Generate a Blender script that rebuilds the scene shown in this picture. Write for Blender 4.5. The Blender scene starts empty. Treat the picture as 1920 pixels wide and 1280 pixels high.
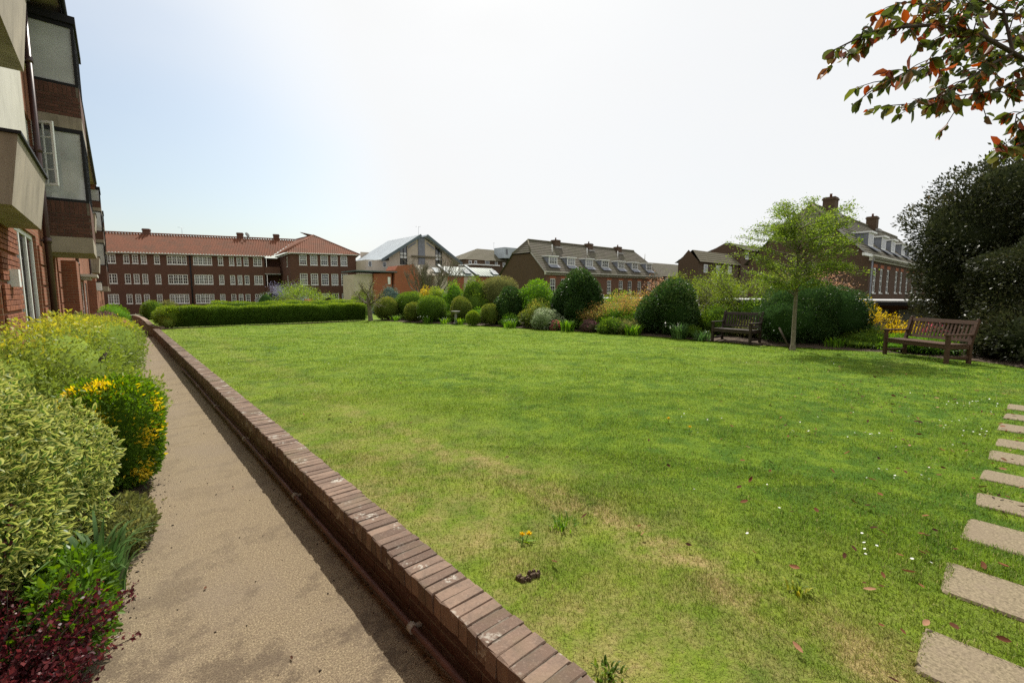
import bpy, math, random
import numpy as np
from mathutils import Vector, Matrix

SC = bpy.context.scene
# ------------------------------------------------------------------ camera
cam = bpy.data.cameras.new("camera")
cam.sensor_width = 36.0
cam.lens = 16.0
cam.clip_start = 0.05
cam.clip_end = 3000
camo = bpy.data.objects.new("camera", cam)
SC.collection.objects.link(camo)
camo.location = (0, 0, 1.85)
camo.rotation_euler = (math.radians(90 - 5.956), 0, math.radians(-40.87))
SC.camera = camo

# ------------------------------------------------------------------ world, sun, exposure
SUN_EL, SUN_AZ = math.radians(50), math.radians(38)
W = bpy.data.worlds.new("World")
SC.world = W
W.use_nodes = True
nt = W.node_tree
bg = nt.nodes['Background']
sky = nt.nodes.new('ShaderNodeTexSky')
sky.sky_type = 'NISHITA'
sky.sun_disc = False
sky.sun_elevation = SUN_EL
sky.sun_rotation = SUN_AZ
sky.dust_density = 2.5
sky.air_density = 1.0
sky.ozone_density = 1.0
# thin spring cloud: white veil, thinner in places so the blue shows
tc = nt.nodes.new('ShaderNodeTexCoord')
mp = nt.nodes.new('ShaderNodeMapping')
mp.inputs['Scale'].default_value = (1.0, 1.0, 2.6)
mp.inputs['Location'].default_value = (0.3, 0.55, 0.1)
nz = nt.nodes.new('ShaderNodeTexNoise')
nz.inputs['Scale'].default_value = 1.3
nz.inputs['Detail'].default_value = 6
nz.inputs['Roughness'].default_value = 0.5
rp = nt.nodes.new('ShaderNodeMapRange')
rp.inputs['From Min'].default_value = 0.30
rp.inputs['From Max'].default_value = 0.62
rp.inputs['To Min'].default_value = 0.88
rp.inputs['To Max'].default_value = 1.0
mx = nt.nodes.new('ShaderNodeMix')
mx.data_type = 'RGBA'
mx.inputs['B'].default_value = (7.3, 7.35, 7.35, 1)
L = nt.links.new
L(tc.outputs['Generated'], mp.inputs['Vector'])
L(mp.outputs[0], nz.inputs['Vector'])
L(nz.outputs['Fac'], rp.inputs['Value'])
# one wide gap in the veil, low over the far left
dt = nt.nodes.new('ShaderNodeVectorMath'); dt.operation = 'DOT_PRODUCT'
nrmv = nt.nodes.new('ShaderNodeVectorMath'); nrmv.operation = 'NORMALIZE'
L(tc.outputs['Generated'], nrmv.inputs[0]); L(nrmv.outputs[0], dt.inputs[0])
dt.inputs[1].default_value = (0.055, 0.975, 0.205)
gp = nt.nodes.new('ShaderNodeMath'); gp.operation = 'MULTIPLY_ADD'
gp.inputs[1].default_value = 0.11
L(nz.outputs['Fac'], gp.inputs[0]); L(dt.outputs['Value'], gp.inputs[2])
gr = nt.nodes.new('ShaderNodeMapRange'); gr.interpolation_type = 'SMOOTHSTEP'
for k_, v_ in (('From Min', 0.955), ('From Max', 1.06), ('To Min', 1.0), ('To Max', 0.12)): gr.inputs[k_].default_value = v_
L(gp.outputs[0], gr.inputs['Value'])
fm_ = nt.nodes.new('ShaderNodeMath'); fm_.operation = 'MULTIPLY'
L(rp.outputs[0], fm_.inputs[0]); L(gr.outputs[0], fm_.inputs[1])
L(fm_.outputs[0], mx.inputs['Factor'])
hz = nt.nodes.new('ShaderNodeMix'); hz.data_type = 'RGBA'; hz.blend_type = 'MULTIPLY'; hz.inputs['Factor'].default_value = 1.0
hz.inputs['B'].default_value = (0.98, 1.04, 1.0, 1)
L(sky.outputs[0], hz.inputs['A']); L(hz.outputs['Result'], mx.inputs['A'])
L(mx.outputs['Result'], bg.inputs['Color'])
bg.inputs['Strength'].default_value = 0.10

sl = bpy.data.lights.new("sun", 'SUN')
sl.energy = 4.6
sl.angle = math.radians(0.6)
sl.color = (1.0, 0.95, 0.86)
so = bpy.data.objects.new("sun", sl)
SC.collection.objects.link(so)
so.location = (30, 38, 60)
sd = Vector((math.sin(SUN_AZ) * math.cos(SUN_EL), math.cos(SUN_AZ) * math.cos(SUN_EL), math.sin(SUN_EL)))
so.rotation_euler = sd.to_track_quat('Z', 'Y').to_euler()

SC.view_settings.view_transform = 'Standard'
SC.view_settings.look = 'None'
SC.view_settings.exposure = 0.36
SC.view_settings.gamma = 1
SC.view_settings.use_curve_mapping = False
SC.cycles.use_denoising = False
SC.cycles.max_bounces = 6
SC.cycles.transparent_max_bounces = 8
SC.cycles.sample_clamp_indirect = 6

COL = SC.collection
rnd = random.Random(5)
nrng = np.random.default_rng(7)

# ------------------------------------------------------------------ materials
def hexl(r, g, b):
    return (r, g, b, 1)

class NM:
    """node material helper"""
    def __init__(s, name, rough=0.8, spec=0.3):
        s.m = bpy.data.materials.new(name)
        s.m.use_nodes = True
        s.t = s.m.node_tree
        s.b = s.t.nodes['Principled BSDF']
        s.b.inputs['Roughness'].default_value = rough
        s.b.inputs['Specular IOR Level'].default_value = spec
        s.out = s.t.nodes['Material Output']
    def n(s, typ, **kw):
        nd = s.t.nodes.new('ShaderNode' + typ)
        for k, v in kw.items():
            setattr(nd, k, v)
        return nd
    def l(s, a, b):
        s.t.links.new(a, b)
    def noise(s, scale, detail=4, rough=0.55, vec=None, coord='Position'):
        nd = s.n('TexNoise')
        nd.inputs['Scale'].default_value = scale
        nd.inputs['Detail'].default_value = detail
        nd.inputs['Roughness'].default_value = rough
        if vec is None:
            vec = s.pos(coord)
        s.l(vec, nd.inputs['Vector'])
        return nd.outputs['Fac']
    def pos(s, coord='Position'):
        if coord == 'Position':
            return s.n('NewGeometry').outputs['Position']
        return s.n('TexCoord').outputs[coord]
    def ramp(s, fac, stops, interp='LINEAR'):
        nd = s.n('ValToRGB')
        cr = nd.color_ramp
        cr.interpolation = interp
        while len(cr.elements) < len(stops):
            cr.elements.new(0.5)
        for e, (p, c) in zip(cr.elements, stops):
            e.position = p
            e.color = c if len(c) == 4 else (*c, 1)
        s.l(fac, nd.inputs['Fac'])
        return nd.outputs['Color']
    def mix(s, fac, a, b, mode='MIX'):
        nd = s.n('Mix', data_type='RGBA', blend_type=mode)
        for inp, v in (('Factor', fac), ('A', a), ('B', b)):
            if isinstance(v, (int, float)):
                nd.inputs[inp].default_value = v
            elif isinstance(v, tuple):
                nd.inputs[inp].default_value = v if len(v) == 4 else (*v, 1)
            else:
                s.l(v, nd.inputs[inp])
        return nd.outputs['Result']
    def rng(s, v, a, b, c=0.0, d=1.0, smooth=False):
        nd = s.n('MapRange')
        if smooth:
            nd.interpolation_type = 'SMOOTHSTEP'
        for k, x in (('From Min', a), ('From Max', b), ('To Min', c), ('To Max', d)):
            nd.inputs[k].default_value = x
        s.l(v, nd.inputs['Value'])
        return nd.outputs[0]
    def math(s, op, a, b=0.0, c=None):
        nd = s.n('Math', operation=op)
        for i, v in enumerate((a, b) if c is None else (a, b, c)):
            if isinstance(v, (int, float)):
                nd.inputs[i].default_value = v
            else:
                s.l(v, nd.inputs[i])
        return nd.outputs[0]
    def attr(s, name):
        return s.n('Attribute', attribute_name=name).outputs['Fac']
    def col(s, c):
        if isinstance(c, tuple):
            s.b.inputs['Base Color'].default_value = c if len(c) == 4 else (*c, 1)
        else:
            s.l(c, s.b.inputs['Base Color'])
    def bump(s, h, strength=0.4, dist=0.01):
        nd = s.n('Bump')
        nd.inputs['Strength'].default_value = strength
        nd.inputs['Distance'].default_value = dist
        s.l(h, nd.inputs['Height'])
        s.l(nd.outputs[0], s.b.inputs['Normal'])

MAT = {}
def plain(name, c, rough=0.7, var=0.15, scale=6.0, bump=0.0, metallic=0.0, spec=0.3):
    m = NM(name, rough, spec)
    f = m.noise(scale, 5)
    a = tuple(x * (1 - var) for x in c)
    b = tuple(min(1, x * (1 + var)) for x in c)
    m.col(m.ramp(f, [(0.3, a), (0.7, b)]))
    if name in ('concrete_cream', 'cream_paint', 'white_paint', 'concrete_grey', 'render_cream'):
        # rain streaks and grime run down the face
        mp_ = m.n('Mapping'); mp_.inputs['Scale'].default_value = (5.0, 5.0, 0.45)
        m.l(m.pos(), mp_.inputs['Vector'])
        st_ = m.noise(1.0, 6, 0.7, mp_.outputs[0]); k_ = 0.6 if name.startswith('concrete') else 0.28
        base_ = m.ramp(f, [(0.3, a), (0.7, b)])
        m.col(m.mix(m.rng(st_, 0.48, 0.72, 0, k_), base_, (c[0] * .38, c[1] * .38, c[2] * .36)))
    m.b.inputs['Metallic'].default_value = metallic
    if bump:
        m.bump(m.noise(scale * 12, 4), bump, 0.004)
    MAT[name] = m.m
    return m.m

def brickmat(name, c1, c2, mortar, dirt=(0.12, 0.09, 0.07), sc=1.0, msize=0.012):
    m = NM(name, 0.88, 0.15)
    uv = m.n('UVMap').outputs[0]
    bt = m.n('TexBrick')
    bt.offset = 0.5
    bt.inputs['Scale'].default_value = 1.0
    bt.inputs['Brick Width'].default_value = 0.225 * sc
    bt.inputs['Row Height'].default_value = 0.075 * sc
    bt.inputs['Mortar Size'].default_value = msize * sc * 0.5
    bt.inputs['Mortar Smooth'].default_value = 0.2
    bt.inputs['Bias'].default_value = -0.1
    m.l(uv, bt.inputs['Vector'])
    bt.inputs['Color1'].default_value = (*c1, 1)
    bt.inputs['Color2'].default_value = (*c2, 1)
    bt.inputs['Mortar'].default_value = (*mortar, 1)
    f = m.noise(0.8, 6, 0.65)
    c = m.mix(m.rng(f, 0.42, 0.75, 0, 0.55), bt.outputs['Color'], dirt)
    f2 = m.noise(9.0, 3)
    c = m.mix(m.rng(f2, 0.3, 0.7, 0.0, 0.35), c, (c1[0] * 1.35, c1[1] * 1.25, c1[2] * 1.2))
    m.col(c)
    m.bump(bt.outputs['Fac'], -0.35, 0.006)
    MAT[name] = m.m
    return m.m

def leafmat(name, stops, trans=0.4, rough=0.45, edge=None, tscale=1.6):
    """foliage: tint attribute picks the leaf's own colour; light passes through"""
    m = NM(name, rough, 0.35)
    c = m.ramp(m.attr('tint'), stops)
    if edge:
        e = m.attr('edge')
        c = m.mix(m.rng(e, edge[1], edge[1] + 0.15), c, edge[0])
    m.col(c)
    ec = m.attr('edge')   # the twiggy inside of a bush (edge = -1) has no leaf gloss
    m.l(m.rng(ec, -1.0, -0.6, 0.0, 0.2), m.b.inputs['Specular IOR Level'])
    m.l(m.rng(ec, -1.0, -0.6, 1.0, rough + .08), m.b.inputs['Roughness'])
    tr = m.n('BsdfTranslucent')
    hs = m.n('HueSaturation')
    hs.inputs['Value'].default_value = tscale
    hs.inputs['Saturation'].default_value = 1.1
    m.l(c, hs.inputs['Color'])
    m.l(hs.outputs[0], tr.inputs['Color'])
    mxs = m.n('MixShader')
    m.l(m.rng(ec, -1.0, -0.6, 0.0, trans), mxs.inputs[0])
    m.l(m.b.outputs[0], mxs.inputs[1])
    m.l(tr.outputs[0], mxs.inputs[2])
    m.l(mxs.outputs[0], m.out.inputs['Surface'])
    MAT[name] = m.m
    return m.m

plain('white_paint', (0.74, 0.74, 0.71), 0.45, 0.05, 3)
plain('cream_paint', (0.50, 0.48, 0.41), 0.6, 0.08, 2, 0.1)
plain('concrete_cream', (0.31, 0.265, 0.20), 0.85, 0.22, 1.6, 0.35)
plain('concrete_grey', (0.30, 0.29, 0.27), 0.85, 0.2, 2, 0.3)
plain('black_metal', (0.014, 0.014, 0.015), 0.6, 0.1, 3, spec=0.2)
plain('pipe_brown', (0.055, 0.025, 0.022), 0.4, 0.2, 3, spec=0.5)
plain('pipe_red', (0.10, 0.045, 0.033), 0.55, 0.35, 7, 0.3)
plain('clip_metal', (0.30, 0.27, 0.22), 0.6, 0.3, 20)
plain('bark_grey', (0.165, 0.145, 0.10), 0.9, 0.35, 14, 0.6)
plain('bark_dark', (0.055, 0.042, 0.03), 0.9, 0.3, 14, 0.5)
plain('soil', (0.075, 0.052, 0.034), 0.95, 0.5, 5, 0.8)
plain('grey_slate', (0.16, 0.17, 0.18), 0.6, 0.2, 1.5, 0.2)
plain('zinc', (0.36, 0.40, 0.42), 0.4, 0.12, 0.8)
plain('green_metal', (0.22, 0.26, 0.22), 0.5, 0.15, 0.8)
plain('dark_fascia', (0.10, 0.13, 0.14), 0.5, 0.15, 1)
plain('render_cream', (0.52, 0.45, 0.36), 0.85, 0.08, 1.0)
plain('garage_grey', (0.13, 0.13, 0.12), 0.8, 0.2, 2)
plain('roof_felt', (0.42, 0.42, 0.41), 0.8, 0.15, 2)
plain('lead', (0.20, 0.21, 0.24), 0.6, 0.2, 2)
plain('curtain', (0.72, 0.72, 0.70), 0.9, 0.1, 1.5)
plain('room_dark', (0.05, 0.05, 0.05), 0.9, 0.3, 1)
plain('lantern_white', (0.75, 0.75, 0.72), 0.4, 0.05, 4)
plain('aerial_metal', (0.32, 0.32, 0.33), 0.4, 0.1, 4, metallic=0.6)
brickmat('brick_red', (0.25, 0.095, 0.05), (0.17, 0.062, 0.038), (0.24, 0.195, 0.13), (0.11, 0.06, 0.045))
brickmat('brick_dark', (0.115, 0.053, 0.036), (0.088, 0.042, 0.030), (0.115, 0.085, 0.065), (0.07, 0.045, 0.035))
brickmat('brick_orange', (0.32, 0.10, 0.05), (0.25, 0.08, 0.045), (0.27, 0.18, 0.12), (0.20, 0.09, 0.05))
brickmat('brick_terrace', (0.155, 0.075, 0.045), (0.11, 0.055, 0.036), (0.12, 0.095, 0.07), (0.12, 0.085, 0.06))
brickmat('brick_darkbrown', (0.085, 0.045, 0.028), (0.06, 0.034, 0.022), (0.07, 0.055, 0.04), (0.05, 0.036, 0.026))
brickmat('brick_brown', (0.092, 0.058, 0.036), (0.066, 0.043, 0.028), (0.085, 0.07, 0.05), (0.085, 0.06, 0.045))

# single bricks as pieces
def brickpiece(name, c1, c2, lichen=False, sun=1.0):
    m = NM(name, 0.9, 0.15)
    oi = m.n('ObjectInfo').outputs['Random']
    base = m.ramp(oi, [(0.0, c1), (0.5, tuple((a + b) / 2 for a, b in zip(c1, c2))), (1.0, c2)])
    f = m.noise(14, 6, 0.7)
    base = m.mix(m.rng(f, 0.45, 0.7, 0, 0.75), base, (c1[0] * 0.5, c1[1] * 0.55, c1[2] * 0.6))
    f2 = m.noise(90, 3, 0.6)
    base = m.mix(m.rng(f2, 0.55, 0.75, 0, 0.5), base, (0.34, 0.26, 0.2))
    if lichen:
        f3 = m.noise(6.5, 3, 0.5)
        f4 = m.noise(45, 2, 0.6)
        k = m.math('MULTIPLY', m.math('MULTIPLY', m.rng(f3, 0.58, 0.66), m.rng(f4, 0.48, 0.56)), 0.8)
        base = m.mix(k, base, (0.46, 0.44, 0.38))
        f5 = m.noise(3.0, 3, 0.6)
        base = m.mix(m.rng(f5, 0.5, 0.75, 0, 0.45), base, (0.13, 0.12, 0.06))
    m.col(base)
    m.bump(m.noise(60, 5, 0.7), 0.7, 0.005)
    MAT[name] = m.m
brickpiece('wall_brick', (0.25, 0.175, 0.13), (0.125, 0.085, 0.065), True)
brickpiece('facing_brick', (0.29, 0.105, 0.052), (0.19, 0.07, 0.042))
brickpiece('base_brick', (0.10, 0.055, 0.042), (0.075, 0.042, 0.034))
brickpiece('bay_brick', (0.13, 0.06, 0.042), (0.085, 0.042, 0.032))
m = NM('mortar', 0.95, 0.1)
m.col(m.ramp(m.noise(30, 4), [(0.3, (0.10, 0.085, 0.065)), (0.7, (0.2, 0.17, 0.135))]))
MAT['mortar'] = m.m

# glass in windows: dark, mirrors the sky
def glass(name, c, rough=0.03, alpha=1.0, spec=0.8):
    m = NM(name, rough, spec)
    m.col(m.ramp(m.noise(0.9, 3), [(0.3, tuple(x * 0.8 for x in c)), (0.7, tuple(x * 1.2 for x in c))]))
    m.b.inputs['IOR'].default_value = 1.6
    if alpha < 1:
        m.b.inputs['Alpha'].default_value = alpha
    MAT[name] = m.m
glass('glass', (0.05, 0.055, 0.06), alpha=0.55)
glass('glass_dark', (0.035, 0.04, 0.045), 0.05, 1.0)
glass('glass_pale', (0.47, 0.49, 0.48), 0.06, 1.0, 0.7)  # opaque pale colour stands in for bright sky in the bay glass

# roof tiles
def roofmat(name, c1, c2, moss, mossamt=0.5, vs=3.0):
    m = NM(name, 0.85, 0.2)
    f = m.noise(vs, 6, 0.7)
    c = m.ramp(f, [(0.3, c1), (0.7, c2)])
    f2 = m.noise(0.7, 5, 0.7)
    c = m.mix(m.rng(f2, 0.45, 0.7, 0, mossamt), c, moss)
    m.col(c)
    MAT[name] = m.m
roofmat('pantile', (0.11, 0.042, 0.022), (0.24, 0.088, 0.044), (0.09, 0.056, 0.034), 0.7, 5.0)
roofmat('roof_brown', (0.078, 0.070, 0.052), (0.15, 0.13, 0.098), (0.095, 0.097, 0.05), 0.7)
roofmat('roof_olive', (0.09, 0.08, 0.055), (0.15, 0.13, 0.085), (0.095, 0.09, 0.045), 0.6)

# bench wood
m = NM('bench_wood', 0.6, 0.35)
mpn = m.n('Mapping'); mpn.inputs['Scale'].default_value = (3, 3, 30)
m.l(m.pos('Object'), mpn.inputs['Vector'])
f = m.noise(4, 6, 0.6, mpn.outputs[0])
m.col(m.ramp(f, [(0.3, (0.035, 0.017, 0.010)), (0.6, (0.090, 0.044, 0.024)), (0.8, (0.16, 0.09, 0.055))]))
m.bump(f, 0.3, 0.003)
MAT['bench_wood'] = m.m
m = NM('bench_wood_dark', 0.6, 0.35)
f = m.noise(9, 6, 0.6)
m.col(m.ramp(f, [(0.3, (0.02, 0.013, 0.01)), (0.75, (0.055, 0.035, 0.028))]))
MAT['bench_wood_dark'] = m.m

# path concrete
m = NM('path_concrete', 0.92, 0.15)
fine = m.noise(110, 5, 0.8)
mid = m.noise(30, 6, 0.8)
big = m.noise(0.9, 6, 0.62)
c = m.ramp(fine, [(0.36, (0.09, 0.068, 0.048)), (0.5, (0.205, 0.160, 0.100)), (0.62, (0.43, 0.345, 0.22))])
c = m.mix(m.rng(mid, 0.48, 0.62, 0, 0.6), c, (0.17, 0.125, 0.085))
c = m.mix(m.rng(big, 0.45, 0.68, 0, 0.55), c, (0.20, 0.16, 0.12))
# dark damp algae stains, thicker towards the near end
st = m.noise(2.3, 7, 0.72)
sep = m.n('SeparateXYZ'); m.l(m.pos(), sep.inputs[0])
near = m.rng(sep.outputs['Y'], 1.0, 4.2, 1.0, 0.0)
k = m.math('MULTIPLY', m.rng(st, 0.50, 0.58), m.math('ADD', m.math('MULTIPLY', near, 0.65), 0.2))
c = m.mix(k, c, (0.075, 0.055, 0.04))
m.col(c)
m.bump(m.math('ADD', fine, m.math('MULTIPLY', mid, 1.2)), 0.75, 0.006)
MAT['path_concrete'] = m.m

m = NM('slab_stone', 0.9, 0.15)
fine = m.noise(70, 4, 0.75); mid = m.noise(9, 6, 0.65)
c = m.ramp(fine, [(0.35, (0.12, 0.098, 0.062)), (0.65, (0.30, 0.248, 0.162))])
c = m.mix(m.rng(mid, 0.45, 0.7, 0, 0.6), c, (0.21, 0.165, 0.12))
c = m.mix(m.rng(m.noise(2.2, 5, 0.7), 0.5, 0.7, 0, 0.5), c, (0.20, 0.155, 0.11))
m.col(c)
m.bump(fine, 0.4, 0.003)
MAT['slab_stone'] = m.m

# grass: one colour field shared by the ground sheet and the blades
def grassmat(name, blades):
    m = NM(name, 0.6 if blades else 0.9, 0.25 if blades else 0.1)
    P = m.pos()
    sep = m.n('SeparateXYZ'); m.l(P, sep.inputs[0])
    X, Y = sep.outputs['X'], sep.outputs['Y']
    big = m.noise(0.55, 4, 0.6)
    mid = m.noise(2.6, 5, 0.65)
    fin = m.noise(22, 3, 0.6)
    g = m.ramp(mid, [(0.36, (0.055, 0.120, 0.010)), (0.5, (0.13, 0.215, 0.013)), (0.64, (0.205, 0.285, 0.02))])
    g = m.mix(m.rng(big, 0.38, 0.62, 0, 0.6), g, (0.19, 0.27, 0.018))
    g = m.mix(m.rng(fin, 0.35, 0.65, 0.0, 0.45), g, (0.09, 0.15, 0.014))
    # lusher dark clumps on the damper near right side
    lush = m.math('MULTIPLY', m.rng(X, 2.6, 4.0), m.rng(Y, 2.0, 6.0, 1.0, 0.15))
    lk = m.math('MULTIPLY', lush, m.rng(m.noise(4.2, 4, 0.6), 0.44, 0.6, 0.1, 0.85))
    g = m.mix(lk, g, (0.055, 0.125, 0.012))
    # dry straw where the grass is thin: near the brick wall and along two worn lines
    edge = m.rng(X, 1.3, 3.6, 1.0, 0.0)
    nearY = m.rng(Y, 2.5, 7.5, 1.0, 0.25)
    tr1 = m.rng(m.math('ABSOLUTE', m.math('SUBTRACT', X, m.math('ADD', 2.3, m.math('MULTIPLY', m.math('SINE', m.math('MULTIPLY', Y, 0.8)), 0.12)))), 0.06, 0.42, 1.0, 0.0, True)
    yy = m.rng(Y, 1.5, 7.0, 1.0, 0.28)
    dry = m.math('MAXIMUM', m.math('MULTIPLY', m.math('MULTIPLY', edge, nearY), 0.72), m.math('MULTIPLY', m.math('MULTIPLY', tr1, yy), 0.95))
    pat = m.noise(3.4, 6, 0.7)
    dn = m.noise(0.8, 3, 0.5)
    dry = m.math('ADD', dry, m.rng(dn, 0.58, 0.75, 0.0, 0.3))
    k = m.math('MULTIPLY', dry, m.rng(pat, 0.40, 0.66, 0.15, 1.25))
    kc = m.math('MINIMUM', k, 0.9)
    g = m.mix(kc, g, m.ramp(fin, [(0.3, (0.25, 0.19, 0.075)), (0.7, (0.40, 0.31, 0.14))]))
    if blades:
        t = m.attr('tint')
        g = m.mix(m.rng(t, 0.0, 1.0, 0.0, 0.6), g, (0.22, 0.31, 0.03))
        g = m.mix(m.rng(t, 0.93, 0.96, 0.0, 0.7), g, (0.36, 0.31, 0.13))
        tr = m.n('BsdfTranslucent')
        hs = m.n('HueSaturation'); hs.inputs['Value'].default_value = 1.3
        m.l(g, hs.inputs['Color']); m.l(hs.outputs[0], tr.inputs['Color'])
        mxs = m.n('MixShader'); mxs.inputs[0].default_value = 0.45
        m.l(m.b.outputs[0], mxs.inputs[1]); m.l(tr.outputs[0], mxs.inputs[2])
        m.l(mxs.outputs[0], m.out.inputs['Surface'])
    else:
        # soil specks between blades
        g = m.mix(m.rng(m.noise(60, 3, 0.7), 0.60, 0.72, 0, 0.6), g, (0.09, 0.075, 0.035))
        m.bump(m.noise(45, 4, 0.7), 0.9, 0.03)
    m.col(g)
    MAT[name] = m.m
grassmat('lawn_ground', False)
grassmat('grass_blade', True)
plain('rough_ground', (0.085, 0.10, 0.04), 0.95, 0.4, 0.6)
plain('asphalt', (0.06, 0.06, 0.058), 0.9, 0.3, 3, 0.4)

# leaves
leafmat('leaf_privet', [(0, (0.045, 0.085, 0.014)), (0.6, (0.10, 0.165, 0.022)), (1, (0.23, 0.30, 0.04))], trans=0.45)
leafmat('leaf_var', [(0, (0.06, 0.11, 0.025)), (0.7, (0.11, 0.18, 0.035)), (1, (0.22, 0.27, 0.06))], edge=((0.43, 0.45, 0.13, 1), 0.62), trans=0.35)
leafmat('leaf_gold', [(0, (0.10, 0.15, 0.03)), (0.5, (0.22, 0.28, 0.05)), (0.8, (0.40, 0.38, 0.05)), (1, (0.55, 0.47, 0.08))], trans=0.35)
leafmat('leaf_euon', [(0, (0.05, 0.105, 0.014)), (0.5, (0.12, 0.215, 0.022)), (0.84, (0.26, 0.34, 0.03)), (0.88, (0.66, 0.50, 0.04)), (1, (0.80, 0.62, 0.06))], trans=0.35, rough=0.35)
leafmat('leaf_berberis', [(0, (0.04, 0.010, 0.014)), (0.6, (0.085, 0.018, 0.022)), (1, (0.19, 0.045, 0.045))], trans=0.3, rough=0.3, tscale=1.8)
leafmat('leaf_yellow_green', [(0, (0.09, 0.14, 0.02)), (0.6, (0.18, 0.25, 0.03)), (1, (0.33, 0.38, 0.05))])
leafmat('leaf_bright', [(0, (0.055, 0.12, 0.015)), (0.6, (0.12, 0.24, 0.025)), (1, (0.24, 0.36, 0.04))])
leafmat('leaf_dark', [(0, (0.022, 0.048, 0.014)), (0.6, (0.045, 0.09, 0.022)), (1, (0.13, 0.18, 0.05))], trans=0.28, rough=0.34)
leafmat('leaf_evergreen', [(0, (0.016, 0.021, 0.009)), (0.5, (0.036, 0.043, 0.017)), (0.85, (0.085, 0.085, 0.034)), (1, (0.17, 0.10, 0.06))], trans=0.22, rough=0.36)
leafmat('leaf_olive', [(0, (0.065, 0.075, 0.024)), (0.6, (0.14, 0.15, 0.045)), (1, (0.28, 0.25, 0.085))])
leafmat('leaf_goldtop', [(0, (0.06, 0.095, 0.018)), (0.6, (0.15, 0.18, 0.032)), (1, (0.36, 0.30, 0.06))])
leafmat('leaf_bluegrey', [(0, (0.055, 0.085, 0.07)), (0.6, (0.11, 0.15, 0.125)), (1, (0.22, 0.27, 0.23))])
leafmat('leaf_maple', [(0, (0.15, 0.17, 0.04)), (0.5, (0.28, 0.24, 0.06)), (0.75, (0.42, 0.22, 0.08)), (1, (0.50, 0.22, 0.12))], trans=0.5)
leafmat('leaf_blossom', [(0, (0.22, 0.16, 0.06)), (0.5, (0.42, 0.24, 0.15)), (1, (0.6, 0.36, 0.26))], trans=0.4)
leafmat('leaf_wisteria', [(0, (0.13, 0.13, 0.20)), (1, (0.28, 0.27, 0.42))], trans=0.3)
leafmat('leaf_orange', [(0, (0.22, 0.10, 0.03)), (0.6, (0.42, 0.17, 0.06)), (1, (0.5, 0.28, 0.1))], trans=0.4)
leafmat('leaf_forsythia', [(0, (0.30, 0.28, 0.04)), (0.4, (0.62, 0.44, 0.03)), (1, (0.80, 0.58, 0.05))], trans=0.4)
leafmat('leaf_tree', [(0, (0.07, 0.115, 0.022)), (0.6, (0.165, 0.235, 0.034)), (1, (0.31, 0.36, 0.065))], trans=0.52)
leafmat('leaf_heather', [(0, (0.05, 0.06, 0.025)), (0.5, (0.10, 0.06, 0.05)), (1, (0.26, 0.12, 0.16))])
leafmat('leaf_pink', [(0, (0.06, 0.12, 0.03)), (0.45, (0.09, 0.15, 0.04)), (0.55, (0.5, 0.08, 0.15)), (1, (0.65, 0.2, 0.25))])
leafmat('leaf_varwhite', [(0, (0.06, 0.10, 0.03)), (0.5, (0.22, 0.28, 0.14)), (1, (0.62, 0.64, 0.50))], trans=0.3)
leafmat('leaf_strap', [(0, (0.05, 0.11, 0.03)), (1, (0.13, 0.21, 0.07))], trans=0.35, rough=0.3)
leafmat('leaf_branch', [(0, (0.04, 0.06, 0.012)), (0.6, (0.10, 0.12, 0.02)), (0.75, (0.14, 0.07, 0.03)), (0.93, (0.22, 0.05, 0.02)), (1, (0.42, 0.08, 0.02))], trans=0.42, rough=0.4, tscale=1.7)
leafmat('leaf_fallen', [(0, (0.05, 0.02, 0.012)), (0.5, (0.22, 0.08, 0.04)), (1, (0.45, 0.24, 0.15))], trans=0.15, rough=0.5)
leafmat('petal_white', [(0, (0.7, 0.7, 0.66)), (1, (0.8, 0.8, 0.77))], trans=0.2)
leafmat('petal_yellow', [(0, (0.75, 0.5, 0.02)), (1, (0.8, 0.6, 0.03))], trans=0.2)

# fallen leaf & overhanging leaf colour per object
for nm, stops, tr in (('fallen_single', [(0, (0.035, 0.016, 0.01)), (0.5, (0.11, 0.042, 0.022)), (0.85, (0.24, 0.10, 0.05)), (1, (0.42, 0.24, 0.15))], 0.15),
                      ('branch_single', [(0, (0.04, 0.06, 0.012)), (0.6, (0.10, 0.12, 0.02)), (0.78, (0.12, 0.07, 0.03)), (0.95, (0.20, 0.05, 0.02)), (1, (0.36, 0.08, 0.02))], 0.42),
                      ('var_single', [(0, (0.06, 0.11, 0.025)), (0.7, (0.11, 0.18, 0.035)), (1, (0.22, 0.27, 0.06))], 0.35)):
    m = NM(nm, 0.42 if tr > .2 else .8, 0.3 if tr > .2 else .08)
    c = m.ramp(m.n('ObjectInfo').outputs['Random'], stops)
    if nm == 'var_single':
        c = m.mix(m.rng(m.attr('edge'), 0.62, 0.77), c, (0.43, 0.45, 0.13))
    m.col(c)
    t = m.n('BsdfTranslucent'); hs = m.n('HueSaturation'); hs.inputs['Value'].default_value = 1.6
    m.l(c, hs.inputs['Color']); m.l(hs.outputs[0], t.inputs['Color'])
    x = m.n('MixShader'); x.inputs[0].default_value = tr
    m.l(m.b.outputs[0], x.inputs[1]); m.l(t.outputs[0], x.inputs[2]); m.l(x.outputs[0], m.out.inputs['Surface'])
    MAT[nm] = m.m
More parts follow.
